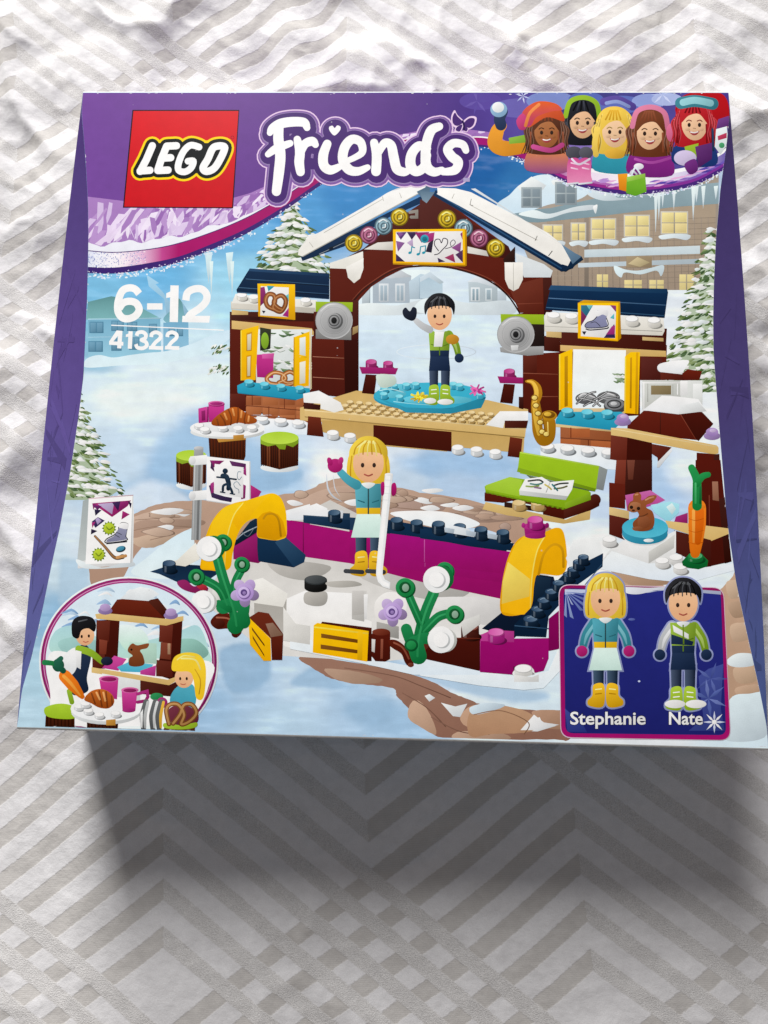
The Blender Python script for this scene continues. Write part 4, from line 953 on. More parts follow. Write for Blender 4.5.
for s, c in (("155 112 340 98 325 125 250 178", 'a32a72'), ("180 115 260 108 250 165", 'b9a6cc'), ("250 108 290 102 280 150", '3a2350'), ("290 104 342 98 320 125 285 150", '8a2468'), ("325 100 344 112 340 138", '241c3a'), ("155 112 175 112 160 145", '8a2468'), ("165 140 200 145 170 172", '2a2344'), ("300 148 335 165 295 190", 'a32a72'), ("152 200 182 178 215 195 170 230", '3a2c5c'), ("170 190 182 180 200 196 180 215", 'b3a2cc'), ("152 205 170 200 155 232", 'a32a72'), ("150 235 180 245 148 262", '2a2240'), ("155 120 200 125 180 145", '6a2a6a')): poly(s, c)
def burst(x, y, r, c, d):
    p = []
    for k in range(26): a = k * math.pi / 13; q = r if k % 2 else r * .74; p += [x + math.cos(a) * q, y + math.sin(a) * q]
    poly(p, d); ell(x, y, r * .72, r * .72, c)
burst(236, 232, 36, 'b6cc34', '6b8420'); burst(186, 358, 36, 'b6cc34', '6b8420'); stroke("222 225 236 238 252 228", 6, '7d9424'); stroke("172 352 186 364 200 350", 6, '7d9424')
stroke("285 215 300 205 326 212 322 235 316 270 318 290 225 302 222 285 262 262 280 240 282 225", 5, '2a2a34', closed=True); blob("285 232 320 238 314 270 316 286 230 298 228 286 262 266", '8e8fa8', '7d7e98'); blob("282 215 300 205 328 212 322 236 284 228", 'f4f4f6'); stroke("225 306 320 296", 6, '2a2a34'); stroke("262 262 285 275", 3, '3a3a48'); stroke("270 250 295 262", 3, '3a3a48')
stroke("168 270 215 320 262 372 300 368", [11, 13, 16, 24], '4a3424'); stroke("168 270 215 320 262 372 296 368", [6, 8, 10, 15], 'a8794e'); stroke("275 372 315 364", 15, 'c9945c')
ell(292, 332, 24, 15, '1d3c4c', rot=-15); ell(290, 329, 20, 11, '4a93b0', rot=-15)

# --- ice rink: walls, goals, puck, stick
part("printed_rink", "ice rink with magenta walls and grey ice printed in the middle of the picture")
view()
poly("240 545 330 500 420 545 540 545 560 560 500 640 480 650 380 662 270 655 200 600", 'c7c5c1', 'd6d5d2')
poly("255 560 300 568 480 585 520 600 480 640 300 640 240 600", 'cfcdc9', 'dddcda'); 
for s, c in (("358 575 420 560 470 590 430 600", 'c2c0bc'), ("430 598 500 600 490 625 440 610", 'e4e3e1'), ("270 560 330 566 310 580 280 575", 'bdbab4')): blob(s, c)
view(150, 480, 160)
poly("650 190 768 205 768 325 650 300", '98186a', '86125c'); poly("640 150 768 115 768 190 655 195", 'e9ecee', 'd9dde0'); poly("735 165 768 160 768 205 735 195", '182f48')
view(240, 300, 256)
poly("140 660 330 695 330 768 560 800 800 835 800 900 560 850 330 790 190 770 140 720", 'a11870', '8f1460'); poly("328 688 455 698 455 800 328 775", 'a11870', '8f1460'); poly("328 652 455 660 455 702 328 690", '17324e')
poly("450 700 560 715 800 760 800 850 450 800", 'a1187a', '8e145f'); line("190 670 190 760", 3, '7a0f50'); line("555 715 555 800", 3, 'b84a94')
poly("190 645 330 655 330 690 190 668", '15304c'); poly("450 660 560 680 800 720 800 760 560 715 450 700", '183450', '10283f'); poly("200 635 330 640 330 660 190 648", '28445e')
poly("140 640 230 610 262 625 262 650 190 645 190 660 140 655", 'f0f2f4', 'd9dde2'); blob("450 640 540 632 640 640 720 672 640 690 540 672", 'f2f5f8', 'dfe7ef'); poly("262 630 310 632 308 655 262 650", 'dfe4e8')
for x in (283, 470, 530, 594, 658, 722): stud(x, 660 + max(0, (x - 470)) * .12 - (22 if x < 300 else 0), 19, '2c4a66', '0f2236', 22)
view(420, 500, 190)
poly("0 150 180 185 370 210 360 300 180 280 0 250", 'a1187a', '8e145f'); poly("0 115 190 145 380 175 370 205 180 180 0 155", '1a3652', '10283f'); line("18 160 18 250", 3, 'c25aa4')
for x, y in ((75, 108), (160, 118), (247, 130), (335, 142)): stud(x, y - 12, 26, '2c4a66', '0f2236', 34)
poly("120 100 200 118 220 150 100 130", 'dfe6ec'); 
for x, y in ((118, 122), (205, 134), (292, 146)): poly([x - 20, y - 12, x + 22, y - 4, x + 18, y + 14, x - 18, y + 8], 'b7c4d0')
view(150, 480, 160)    # left side of the rink, left goal
poly("20 440 100 400 240 410 340 440 250 500 130 490", '15293f', '1d3650'); poly("60 400 130 385 220 300 240 380 170 415", 'e9e7e0', 'd5d2c8'); poly("0 440 60 420 130 440 120 470", '1a3350'); stud(92, 400, 32, '2a4562', '0e2033', 34)
poly("400 300 515 180 650 200 660 300 520 400 400 380", '8a1660', '7a1254'); poly("510 275 640 290 640 265 748 360 740 395 690 420 520 390", '1b3753', '142b43'); poly("640 265 748 360 740 395 690 418 600 300", '234361'); poly("515 180 480 200 410 290 405 320 515 250", '0f2438'); stroke("415 285 450 255 512 225", 5, '9aa4ac'); stroke("440 250 470 270 500 230", 3, '6c7a86')
poly("400 320 515 255 515 390 400 380", '8c1660')
blob("243 424 250 360 268 270 300 195 345 140 400 112 470 96 540 74 590 64 628 86 650 140 656 200 655 268 630 285 600 290 555 284 516 272 515 225 514 186 470 198 435 235 410 295 396 360 385 420 345 438 290 434", YEL, 'dda50e')
poly("516 272 514 188 540 160 575 150 615 165 640 200 655 268 600 290", 'd99f0c', 'c98f0a'); 
poly("245 425 262 330 300 200 350 138 400 115 450 108 405 165 376 250 362 340 355 434", 'f5c626', 'e6ae10'); stroke("450 108 405 165 376 250 364 330 357 430", 5, 'ffdc62'); poly("400 112 470 96 540 74 590 64 545 100 500 150 470 190 440 215 425 240 395 200 450 108", 'f3c01e', 'e0a80e'); 
stroke("545 185 562 165 595 165 618 195 628 268", 10, 'b98408')
view(420, 500, 190)    # right goal, right wall
poly("250 520 330 455 470 300 540 310 560 380 440 500 380 560 320 540", '182338', '101c2e'); poly("465 305 530 315 520 400 460 430", '12263c')
blob("328 455 330 350 350 250 380 180 420 145 500 130 550 112 580 130 594 220 590 280 560 305 480 300 462 340 450 430 400 465", 'e3a912', 'd99e08'); poly("330 452 334 330 360 235 385 180 420 146 505 140 470 210 450 320 445 462 385 464", 'f4c22a', 'e8ae14'); poly("334 330 355 250 445 320 442 390 330 420", 'f9d660'); stroke("505 145 472 210 452 320 446 455", 5, 'ffdc62'); stroke("480 300 500 220 540 180 575 200 580 270", 10, 'cc930a')
poly("420 105 510 105 505 145 425 145", '9c1c72'); ell(466, 145, 42, 12, '9c1c72'); ell(466, 106, 56, 14, 'b02a82'); stud(466, 80, 32, 'c8489a', '9c1c72', 26); ell(418, 102, 8, 10, 'b02a82'); ell(514, 102, 8, 10, '8c1564')
poly("590 235 620 160 720 150 735 200 740 220 610 290", 'e8eaea', 'd4d8da')
poly("380 505 590 290 740 215 738 270 640 340 520 470 510 555 380 550", '17304b', '0f2237')
for x, y in ((448, 480), (476, 440), (500, 405), (530, 370), (560, 335), (600, 300), (618, 280), (640, 250), (660, 230)): stud(x, y, 27 - (448 - y if y > 448 else 0) * .1 - (480 - y) * .02, '2e4a68', '0d1f33', 24); stroke([x - 14, y - 3, x, y - 8, x + 12, y - 4], 3, '7f95a8')
line("382 508 520 520", 4, '31506e'); line("520 520 735 260", 3, '2a4a68')
poly("240 545 320 525 380 545 380 560 520 558 520 640 500 690 420 710 240 695", '9c1470', '8c1062'); poly("245 545 290 525 380 530 380 575 245 570", 'b83a8e'); poly("520 480 570 440 570 600 520 610", '860f5c', '760c50'); stud(308, 535, 34, 'cf5aa8', 'a0207a', 30); line("242 570 240 694", 5, 'b84a94'); poly("375 672 455 680 452 712 380 706", '5d0b40')
poly("10 580 165 560 240 560 240 692 0 655", '4c1a12', '3f140e'); stud(200, 520, 34, '6a2a1e', '431710', 36); poly("0 575 165 560 165 575 0 610", '5d2318')
blob("380 690 420 672 455 680 470 715 500 730 440 740 380 712", 'eceeef'); stud(418, 682, 36, 'f6f6f5', 'd9d9d6', 22)
poly("0 662 240 698 420 716 520 690 560 600 566 690 500 760 420 768 240 750 0 710", 'e9edef', 'd9e4ec'); poly("380 706 452 716 480 705 480 735 380 735", 'e2e4e3')
view(290, 540, 190)
poly("-20 240 60 205 250 215 250 300 330 330 330 360 110 335 98 460 -20 430 -60 400", 'f0efed', 'e2e0dc'); poly("250 215 310 205 300 330 250 320", 'cac8c4'); stroke("306 222 304 318", 7, 'f6f6f5')
view(290, 540, 190)     # brown front wall, drawers, puck
poly("0 400 60 380 100 420 320 470 380 490 490 510 540 480 768 530 768 545 500 545 300 500 0 440", 'e4e9ec', 'd6e2ec')
poly("525 470 590 400 768 390 768 525 545 480", '4c1a12', '3f140e'); stud(728, 352, 36, '6a2a1e', '431710', 36); line("580 395 768 398", 4, '6e3020'); poly("690 330 768 300 768 340 700 392", 'd8d8d4')
blob("345 250 400 210 470 240 450 350 400 400 350 330", 'eceae8', 'cfccc8'); poly("350 330 440 350 440 400 350 380", 'a8a6a2')
poly("130 330 330 355 330 490 310 490 310 380 120 345", '4e1d12', '3c150d'); poly("96 345 110 335 318 368 312 492 92 455", YEL, 'e6ae0c'); poly("126 378 284 404 284 418 126 395", '7a4a12'); poly("124 422 284 446 284 460 124 440", '7a4a12'); line("98 352 316 378", 6, 'ffd94c'); line("284 372 282 486", 20, 'efb810')
poly("330 380 345 365 405 372 405 480 385 492 345 490 330 470", '5a1f14', '44160e'); ell(368, 372, 36, 14, '74301f'); poly("330 400 345 402 342 455 330 450", 'd8d6d2'); line("372 400 370 480", 10, '8a4a38')
blob("400 405 430 405 465 430 490 470 500 505 485 514 465 495 450 460 420 440 402 425", '5c2115', '43160e'); stroke("420 415 455 435 480 480", 7, '8a4a36'); ell(488, 505, 13, 9, '6e3020')
blob("60 215 100 205 148 212 146 255 110 268 60 255", 'b6b3ad'); ell(104, 192, 46, 20, '121212'); poly("58 162 150 162 150 192 58 192", '181818'); ell(104, 162, 46, 20, '33383a'); ell(104, 160, 42, 17, '4a4e50')
blob("150 170 250 165 290 182 220 192 160 188", 'b7b4ae'); poly("252 205 300 205 300 300 252 305", 'c8c6c2'); poly("298 220 315 220 310 320 300 320", 'f4f4f4')
view(150, 480, 160)
poly("500 480 540 470 660 545 655 600 640 610 500 590", 'eae9e5', 'd8d6d0'); poly("500 590 640 610 655 570 655 740 620 760 560 690 500 640", 'a5a29c', 'b8b5af'); stud(690, 730, 36, 'e8e8e5', 'cfcfca', 26); poly("640 610 700 690 768 700 768 790 640 770", 'e4e2de')
poly("475 660 520 632 570 640 640 740 635 864 585 864 580 760", '6e3020', '4a1a10'); poly("555 690 590 685 640 745 580 755", '8a6a58'); poly("472 672 480 665 578 760 582 868 545 868 480 790", YEL, 'dfa60c'); poly("488 705 550 790 550 800 490 720", '6e4410'); poly("492 745 548 838 550 850 494 762", '6e4410')
blob("130 490 170 480 210 510 250 500 280 520 260 545 200 540 150 520", '8c1f5c'); blob("225 510 260 500 275 520 250 530", 'b02a3a'); poly("300 520 370 570 360 585 300 560", 'dfe0dc')

def plant(name, label, st, rings, whites, flower, root):
    part(name, label)
    for s, w in st: stroke(s, w, GRN); 
    for s, w in st[:3]: stroke(s, w * .2, '2f9a5c')
    for x, y, r in rings: ell(x + 5, y + 4, r, r, '0f5a30'); ell(x, y, r, r, '1f8a4a'); ell(x, y, r * .62, r * .62, '0d5228'); ell(x + 2, y + 1, r * .36, r * .42, '8fae98')
    for x, y, r in whites: ell(x + r * .35, y - r * .1, r * .95, r * .95, '14703a') if y < whites[-1][1] else ell(x + r * .3, y + 2, r * .9, r * .9, 'c4c6c2'); ell(x, y, r, r, 'f3f4f4', 'dfe1e2'); ell(x + r * .1, y + r * .05, r * .6, r * .6, 'cfd2d3'); ell(x, y, r * .56, r * .56, 'f9f9f9', 'eceded')
    x, y, r = flower
    for k in range(5): a = k * 1.2566 + .3; ell(x + math.cos(a) * r * .56, y + math.sin(a) * r * .56, r * .42, r * .36, mixc('b79dd2', (-.2, -.14, .1, .2, .05)[k]), None, 90, math.degrees(a))
    ell(x, y, r * .6, r * .6, 'c3abdc', 'a68ac4', 40); ell(x - r * .02, y + r * .04, r * .42, r * .42, '8a6cae'); ell(x - r * .06, y, r * .38, r * .38, 'd2bfe6', 'b79ed4', 60); ell(x - r * .06, y, r * .22, r * .22, '5d4484'); ell(x - r * .03, y + r * .04, r * .12, r * .12, '9a80bc')
view(150, 480, 160)
part("printed_root", "brown root brick printed under the left plant")
blob("290 680 330 640 400 650 440 720 420 755 395 750 380 715 320 715", '5f2215', '461710'); stroke("320 660 380 668 410 720", 8, '9a5a44'); ell(330, 690, 30, 22, '4a170e')
plant("printed_plant", "green toy plant with lilac flower printed at the left corner of the rink", [("415 700 400 620 350 470 320 360", 50), ("370 600 330 520 240 470", 42), ("400 560 410 490 440 430", 40), ("350 610 420 600 450 680", 66), ("440 600 430 660 410 700", 80), ("330 590 380 620", 30)],
      [(222, 465, 38), (440, 405, 36), (350, 300, 40)], [(283, 330, 60), (255, 585, 55)], (455, 540, 72), None)
view(290, 540, 190)
plant("printed_plant", "green toy plant with white blossoms printed at the front of the rink", [("515 470 520 400 545 300 580 215", 44), ("535 350 500 270 470 200", 34), ("540 370 600 310 660 295", 36), ("500 440 480 390 470 360", 44), ("510 440 530 400 570 400", 46), ("505 420 520 470", 66)],
      [(465, 192, 38), (665, 300, 36), (625, 125, 36)], [(592, 160, 54), (610, 403, 54)], (415, 290, 62), None)
ell(490, 425, 28, 26, '0f5a30'); ell(490, 425, 20, 18, '1f8a4a')
# --- plain generic peg dolls stand where the photo shows printed figures
def peg(x, y, h, hair, top, band, low, boot, skin='e9c09a', long_hair=False, hi=None, skirt=False, sleeve2=None, arms=(1, 1)):
    """simple faceless toy peg doll; x centre, y top, h height, in crop units"""
    u = h / 10.0
    if long_hair: blob([x - 1.35*u, y + 1.2*u, x - 1.5*u, y + 3.1*u, x - .6*u, y + 3.4*u, x + .6*u, y + 3.4*u, x + 1.5*u, y + 3.1*u, x + 1.35*u, y + 1.2*u, x, y + .2*u], hair)
    for sg in (-1, 1):
        poly([x + sg*.12*u, y + 6.6*u, x + sg*.95*u, y + 6.6*u, x + sg*.88*u, y + 9.2*u, x + sg*.15*u, y + 9.2*u], mixc(low, .22), mixc(low, -.35), 0)
        blob([x + sg*.12*u, y + 8.4*u, x + sg*.9*u, y + 8.4*u, x + sg*1.0*u, y + 9.2*u, x + sg*1.35*u, y + 9.6*u, x + sg*1.2*u, y + 10*u, x + sg*.15*u, y + 10*u], mixc(boot, .12), mixc(boot, -.22), 70)
    c2 = sleeve2 or top
    for sg, c in ((-1, c2), (1, top)):
        if not arms[(sg + 1) // 2]: continue
        stroke([x + sg*.85*u, y + 3.7*u, x + sg*1.45*u, y + 4.6*u, x + sg*1.7*u, y + 5.5*u], [.75*u, .65*u, .55*u], mixc(c, -.12)); stroke([x + sg*.8*u, y + 3.75*u, x + sg*1.38*u, y + 4.6*u, x + sg*1.6*u, y + 5.3*u], [.2*u, .24*u, .1*u], mixc(c, .3)); ell(x + sg*1.78*u, y + 5.85*u, .42*u, .42*u, band if skirt else low)
    poly([x - 1.0*u, y + 3.4*u, x + 1.0*u, y + 3.4*u, x + .85*u, y + 5.7*u, x - .85*u, y + 5.7*u], mixc(top, .15), mixc(top, -.3), 20)
    poly([x - .88*u, y + 5.15*u, x + .88*u, y + 5.15*u, x + .85*u, y + 5.8*u, x - .85*u, y + 5.8*u], hi or top)
    if skirt: poly([x - .85*u, y + 5.6*u, x + .85*u, y + 5.6*u, x + 1.25*u, y + 7.3*u, x - 1.25*u, y + 7.3*u], 'd5e9e2', 'c0dad2')
    else: poly([x - .85*u, y + 5.7*u, x + .85*u, y + 5.7*u, x + .97*u, y + 7.0*u, x - .97*u, y + 7.0*u], low)
    ell(x, y + 1.9*u, 1.12*u, 1.4*u, skin, 'd9a67e')
    blob([x - 1.3*u, y + 1.9*u, x - 1.35*u, y + .9*u, x - .6*u, y + .05*u, x + .5*u, y + .02*u, x + 1.35*u, y + .8*u, x + 1.3*u, y + 1.9*u, x + 1.0*u, y + 1.25*u, x, y + 1.1*u, x - .95*u, y + 1.3*u], mixc(hair, .12), mixc(hair, -.22), 25)
    stroke([x - .8*u, y + .7*u, x - .2*u, y + .35*u, x + .5*u, y + .45*u], .18*u, 'fbe58a' if hair.startswith('f') or hair.startswith('e') else '5a5c60')
    hl = 'fbe58a' if hair[0] in 'fe' else '4c4e54'; hd = 'c99a20' if hair[0] in 'fe' else '050507'
    if not ART.halo:
        for sg in (-1, 1): ell(x + sg*.42*u, y + 2.05*u, .13*u, .17*u, '3a2a24')
        stroke([x - .28*u, y + 2.72*u, x, y + 2.82*u, x + .28*u, y + 2.72*u], .11*u, 'b0564a')
        for k in range(7):
            q = -1.05 + k * .33; stroke([x + q*u, y + (1.25 + .1*(k % 2))*u, x + q*.85*u, y + .75*u, x + (q*.45 + .1)*u, y + .3*u], .09*u, hl if k % 2 else hd)
        if long_hair:
            for sg in (-1, 1): stroke([x + sg*1.2*u, y + 1.4*u, x + sg*1.3*u, y + 2.3*u, x + sg*1.28*u, y + 3.1*u], .1*u, hd)
        line([x, y + 3.5*u, x, y + 5.6*u], .1*u, '2a4a50' if skirt else '6a8a20'); blob([x - .5*u, y + 3.4*u, x, y + 3.75*u, x + .5*u, y + 3.4*u, x, y + 3.3*u], 'e8eef0')
        stroke([x - .75*u, y + 4.6*u, x - .3*u, y + 4.75*u], .09*u, '2a6a78' if skirt else '5a7a1a'); stroke([x + .3*u, y + 4.75*u, x + .75*u, y + 4.6*u], .09*u, '2a6a78' if skirt else '5a7a1a')
        for sg in (-1, 1): stroke([x + sg*.3*u, y + 8.7*u, x + sg*.75*u, y + 8.75*u], .08*u, 'fbe9a0' if skirt else 'f2f4e8'); stroke([x + sg*.3*u, y + 9.05*u, x + sg*.75*u, y + 9.1*u], .08*u, 'a87a10' if skirt else 'f2f4e8')
part("printed_peg_doll", "plain peg doll with dark hair printed on the round teal plate")
view(340, 280, 160)
ring(462, 345, 190, 34, 4, 'd9e5ef', rot=0)
peg(478, 66, 528, '17171b', '8db42c', '16263f', '1b2c4a', '9cc02c', sleeve2='d9dcdf', hi='1b2c4a', arms=(0, 1))
stroke("430 238 395 220 365 195", [36, 32, 26], 'c3c6c9'); blob("300 150 315 132 335 150 350 130 368 140 365 180 345 196 310 180", '1a2030'); ell(540, 285, 32, 24, 'c48a28'); poly("455 250 500 250 490 320 450 320", 'eef0f0')
ell(432, 580, 30, 14, 'f2f2ee'); ell(505, 585, 38, 14, 'f2f2ee')
part("printed_peg_doll", "plain peg doll with yellow hair printed standing on the rink")
view(300, 430, 120, 723)
stroke("160 270 168 350 200 400 250 430", [4, 10, 10, 3], 'ccd3dd'); stroke("200 270 210 350 240 400", [2, 6, 2], 'd5dae2'); 
peg(412, 42, 830, 'f0c93a', '4aa3b4', 'b0206f', '1b3550', 'f0b818', long_hair=True, hi='e8bb20', skirt=True, arms=(0, 0))
stroke("340 330 290 300 245 255", [60, 50, 44], '4aa3b4'); ell(212, 215, 46, 42, 'b0206f'); ell(180, 190, 16, 26, 'b0206f', rot=-20); ell(245, 186, 16, 24, 'c0307f', rot=20)
for x in (325, 455): stroke([x - 50, 850, x + 50, 856], 26, '3a3d42', smooth=False)

part("printed_hockey_stick", "white hockey stick printed in the middle of the rink")
view(300, 430, 120, 723)
poly("512 268 560 268 500 830 498 870 512 900 545 918 540 958 500 945 470 915 458 870 460 830", 'e9ebec', 'd3d6d8', 0); poly("518 270 546 270 484 832 482 874 500 908 538 926 535 948 500 934 476 908 466 868 468 830", 'fbfbfb', 'f0f1f2', 0); ell(536, 268, 24, 9, 'ffffff')
for y in (300, 340, 380, 420): line([514 - (y - 268) * .1, y, 556 - (y - 268) * .1, y + 4], 3, 'cfd3d5')

view(300, 430, 120, 723)
blob("488 322 508 318 506 385 490 390", 'b0206f', '8c1658'); blob("552 330 572 318 582 345 578 385 560 398 550 380", 'b0206f', '8c1658')
# --- round inset picture
part("printed_round_inset", "round magenta-rimmed inset picture with the small stall printed at the lower left")
view(20, 560, 210)
def inset_pt(a, r=1.0): return (398 + 322 * r * math.cos(a), 372 + 305 * r * math.sin(a))
def disc(r, col, col2=None, ybot=610):
    p = [];
    for k in range(72):
        x, y = inset_pt(k * math.pi / 36, r); p += [x, min(y, ybot)]
    poly(p, col, col2)
disc(1.02, 'e4eaf0', ybot=618); disc(1.0, '8a1d63', ybot=618); disc(.972, 'cf8fb8', ybot=618); disc(.962, '9c2a74', ybot=618); disc(.945, 'cfe0ee', 'e3ecf3', ybot=618)
r_ = random.Random(21)
for k in range(60):
    a = r_.uniform(3.3, 6.1); q = r_.uniform(.45, .9); x, y = inset_pt(a, q); L = r_.uniform(14, 38)
    stroke([x - L, y + 6, x, y - 4, x + L * .7, y + 8], [3, r_.uniform(8, 18), 3], r_.choice(['f2f6fa', '9dbcdc', 'b9d2e8', 'f4f8fb', '86acd4']), per=4)
blob("130 260 200 240 280 280 420 300 560 270 650 240 690 330 690 380 560 380 400 370 200 360 110 330", 'a9d0d6', 'b4d8cc'); blob("140 300 230 280 320 320 300 360 180 350", '9cc8c4'); blob("560 300 640 290 690 340 640 370 570 360", '8fc0b4')
blob("110 340 240 350 420 360 690 370 690 460 640 560 560 600 160 600 110 480", 'eef2f5', 'f4f6f8'); blob("360 240 440 250 470 300 420 340 370 310", 'e0ecee', 'b6dcc8')
def minis():
    poly("280 222 365 215 355 400 300 392 275 390", '4a1a12', '3d140e'); poly("280 220 330 222 325 300 285 290", '632619'); poly("290 290 320 295 315 345 290 345", '7d3826'); poly("265 340 310 345 310 398 265 396", '5d2317')
    poly("510 230 595 215 585 395 560 440 500 420 520 300 510 300", '4a1a12', '3b130d'); poly("512 235 560 238 555 305 508 298", '6a2a1d'); poly("515 300 555 305 552 365 512 360", '7a3a28'); line("545 305 545 345", 10, 'a88468'); poly("498 365 560 372 558 430 498 425", '5d2317')
    poly("400 300 500 305 500 380 395 375", 'b9dccc'); 
    poly("300 395 345 350 390 362 360 405", 'c8509c', 'b03a86'); poly("355 392 400 372 488 382 470 412 370 408", '63bcd2', '4aa6c2'); poly("440 405 498 385 495 425 440 418", 'b83a8c')
    poly("262 392 540 438 590 420 590 432 545 458 262 412", 'd8bc80', 'c6a668'); poly("440 440 545 458 590 435 560 500 440 490", '4a1a12'); poly("300 415 440 440 440 520 300 520", 'e6e9ea')
    poly("275 198 330 190 530 215 598 205 598 222 535 240 280 215", 'd8bc80', 'c6a668')
    poly("320 195 355 145 400 140 500 148 540 190 530 215", '6b2c1c', '5a2014'); poly("465 148 505 140 540 185 528 214", '4a1a10'); poly("365 142 405 110 440 98 480 105 510 125 470 150", 'e6eaec', 'd0d6da')
    for x, y in ((312, 178), (552, 195)): ell(x, y + 8, 26, 14, '9078ac'); ell(x, y - 4, 20, 14, 'b59ccb')
    blob("400 385 400 360 412 350 395 335 398 318 412 305 430 312 470 305 465 322 440 330 450 350 455 380 430 390", '8a5030', '6b3a20'); ell(408, 328, 4, 4, '2a1a12')
minis()
part("printed_peg_doll", "plain peg doll with dark hair printed in the round inset")
view(20, 560, 210)
blob("200 330 240 310 260 350 245 430 248 480 190 490 185 400", '1d2c45'); blob("160 350 195 322 220 330 205 400 180 420 150 380", 'eceef0', 'd6d9dc'); stroke("215 325 260 340 300 372", [26, 26, 20], '8fb32c'); ell(318, 370, 22, 16, '1a2236'); ell(140, 385, 22, 24, '1f5a44'); stroke("180 480 190 520", 18, '8fb32c'); poly("205 330 225 335 222 400 205 390", 'eceef0')
ell(238, 275, 34, 38, 'e6bc96', 'd6a47c'); blob("190 270 192 225 220 205 262 210 278 235 272 262 250 250 225 258 215 285 200 285", '17171b'); stroke("215 225 245 218", 5, '55585c'); ell(252, 278, 4, 6, '2a1c18'); ell(226, 280, 4, 6, '2a1c18'); stroke("232 298 240 301 250 298", 3, 'b0564a')
part("printed_peg_doll", "plain peg doll with yellow hair printed in the round inset")
view(20, 560, 210)
blob("550 500 580 460 630 455 645 500 630 540 560 535", '56a9bc', '3f93a8'); ell(600, 430, 34, 38, 'e9c09a', 'd9a67e'); blob("555 400 565 355 610 338 660 350 680 400 672 500 645 505 635 440 620 410 580 408", 'f2cc3c', 'e2b828'); stroke("590 360 640 365 660 400", 6, 'fbe58a'); ell(586, 434, 4, 6, '2a1c18'); ell(610, 434, 4, 6, '2a1c18'); stroke("588 453 597 456 606 453", 3, 'b0564a'); stroke("640 400 660 440 655 490", 4, 'c99a20'); stroke("575 365 600 350 640 355", 4, 'fbe58a'); blob("545 545 600 530 650 560 640 600 560 600", '6b2a3a')
part("printed_breakfast_table", "round inset table with croissant, pink mugs, pretzel and carrot")
view(20, 560, 210)
poly("95 560 200 556 200 622 92 618", '4e2616', '3a190d'); 
for k in range(8): line([100 + k * 13, 575, 100 + k * 13, 620], 4, '2a1109')
blob("92 540 150 525 205 540 205 575 165 582 100 572", 'a9c93c', '94b42c')
poly("245 590 360 590 358 626 245 624", '4e2616', '3a190d')
for k in range(9): line([250 + k * 13, 596, 250 + k * 13, 626], 4, '2a1109')
ell(315, 556, 128, 46, 'd9dcde'); ell(315, 544, 130, 46, 'f4f5f5', 'e6e8ea'); poly("315 585 350 582 350 605 315 605", 'c08a3a')
for x, y in ((215, 535), (250, 550), (290, 565), (350, 560), (240, 525)): stud(x, y, 18, 'fafafa', 'd6d8da', 9)
poly("290 435 360 435 355 510 300 500", 'c4408f', 'a52a76'); ell(325, 435, 36, 12, 'd868a8'); ell(325, 436, 28, 8, '92205f')
poly("372 478 430 476 422 552 375 550", 'c94a98', 'a52a76'); ell(402, 476, 32, 11, 'd868a8'); ell(402, 477, 24, 7, '92205f'); ell(398, 550, 24, 8, 'a52a76'); stroke("430 490 465 480 468 500 460 515 430 520", 12, 'a52a76', smooth=False)
stroke("165 425 195 460 228 500", [46, 44, 18], 'e87818'); stroke("160 425 185 450 220 495", [12, 12, 6], 'f5a040'); stroke("90 375 120 378 140 385", [20, 18, 14], '1f7a44'); stroke("150 360 135 380 158 405", [18, 22, 22], '1d5c46')
blob("235 510 260 480 300 472 335 490 345 520 325 542 290 540 262 525", 'c06a2c', '8a4316'); 
for s in ("262 488 275 525", "290 478 300 535", "315 482 320 538", "335 498 338 530"): stroke(s, 6, '7d3c14')
stroke("280 485 292 510", 7, 'e8a868'); stroke("305 485 312 515", 7, 'e8a868')
ell(500, 500, 24, 14, '2a8a50'); ell(520, 522, 20, 20, 'a02a72')
for x, c in ((458, 'b9bcbc'), (492, 'd0d2d2'), (515, 'e0b03a')): stroke([x + 4, 520, x - 8, 570, x - 6, 618], [22, 24, 18], '5d6062'); stroke([x + 10, 520, x, 570, x, 612], [10, 12, 8], c); 
poly("440 560 450 545 448 615 440 610", 'e8eaea')
poly("530 605 640 602 640 635 525 632", '5a3218'); blob("530 596 590 604 645 594 642 612 590 620 530 614", '9cbc30')
stroke("545 600 535 550 550 528 580 530 600 565 590 600 620 590 645 560 630 530 600 530 585 565 560 598", 17, '7a4a22'); stroke("545 600 535 550 550 528 580 530 600 565 590 600 620 590 645 560 630 530 600 530 585 565 560 598", 8, 'b98a54')

# --- character panel
part("printed_name_panel", "dark blue name panel with magenta rim printed at the lower right")
view(550, 560, 190)
def rr(x0, y0, x1, y1, x2, y2, x3, y3, r, col, col2=None):
    C = np.array([(x0, y0), (x1, y1), (x2, y2), (x3, y3)], float); out = []
    for i in range(4):
        c = C[i]; a = C[i - 1] - c; b = C[(i + 1) % 4] - c; a /= np.hypot(*a); b /= np.hypot(*b)
        for k in range(7):
            t = k / 6; out.append(c + a * r * (1 - t) ** 2 + b * r * t ** 2)
    poly(np.array(out), col, col2)
rr(34, 98, 702, 110, 732, 730, 42, 720, 46, 'd9c3d2'); rr(37, 101, 700, 113, 729, 728, 45, 716, 44, '8f1a5e', 'a0186a'); rr(54, 114, 690, 124, 712, 708, 62, 700, 32, '2a2f78', '262a6e')
rr(58, 118, 686, 128, 708, 704, 66, 696, 28, '2c3180', '23276a')
poly("60 118 300 122 420 126 560 116 690 126 692 140 560 128 470 118 400 132 330 136 300 130 230 124 60 140", 'b9c2dd')
blob("290 110 400 112 500 106 480 118 420 124 360 138 310 134", 'dfe3ee')
r_ = random.Random(5)
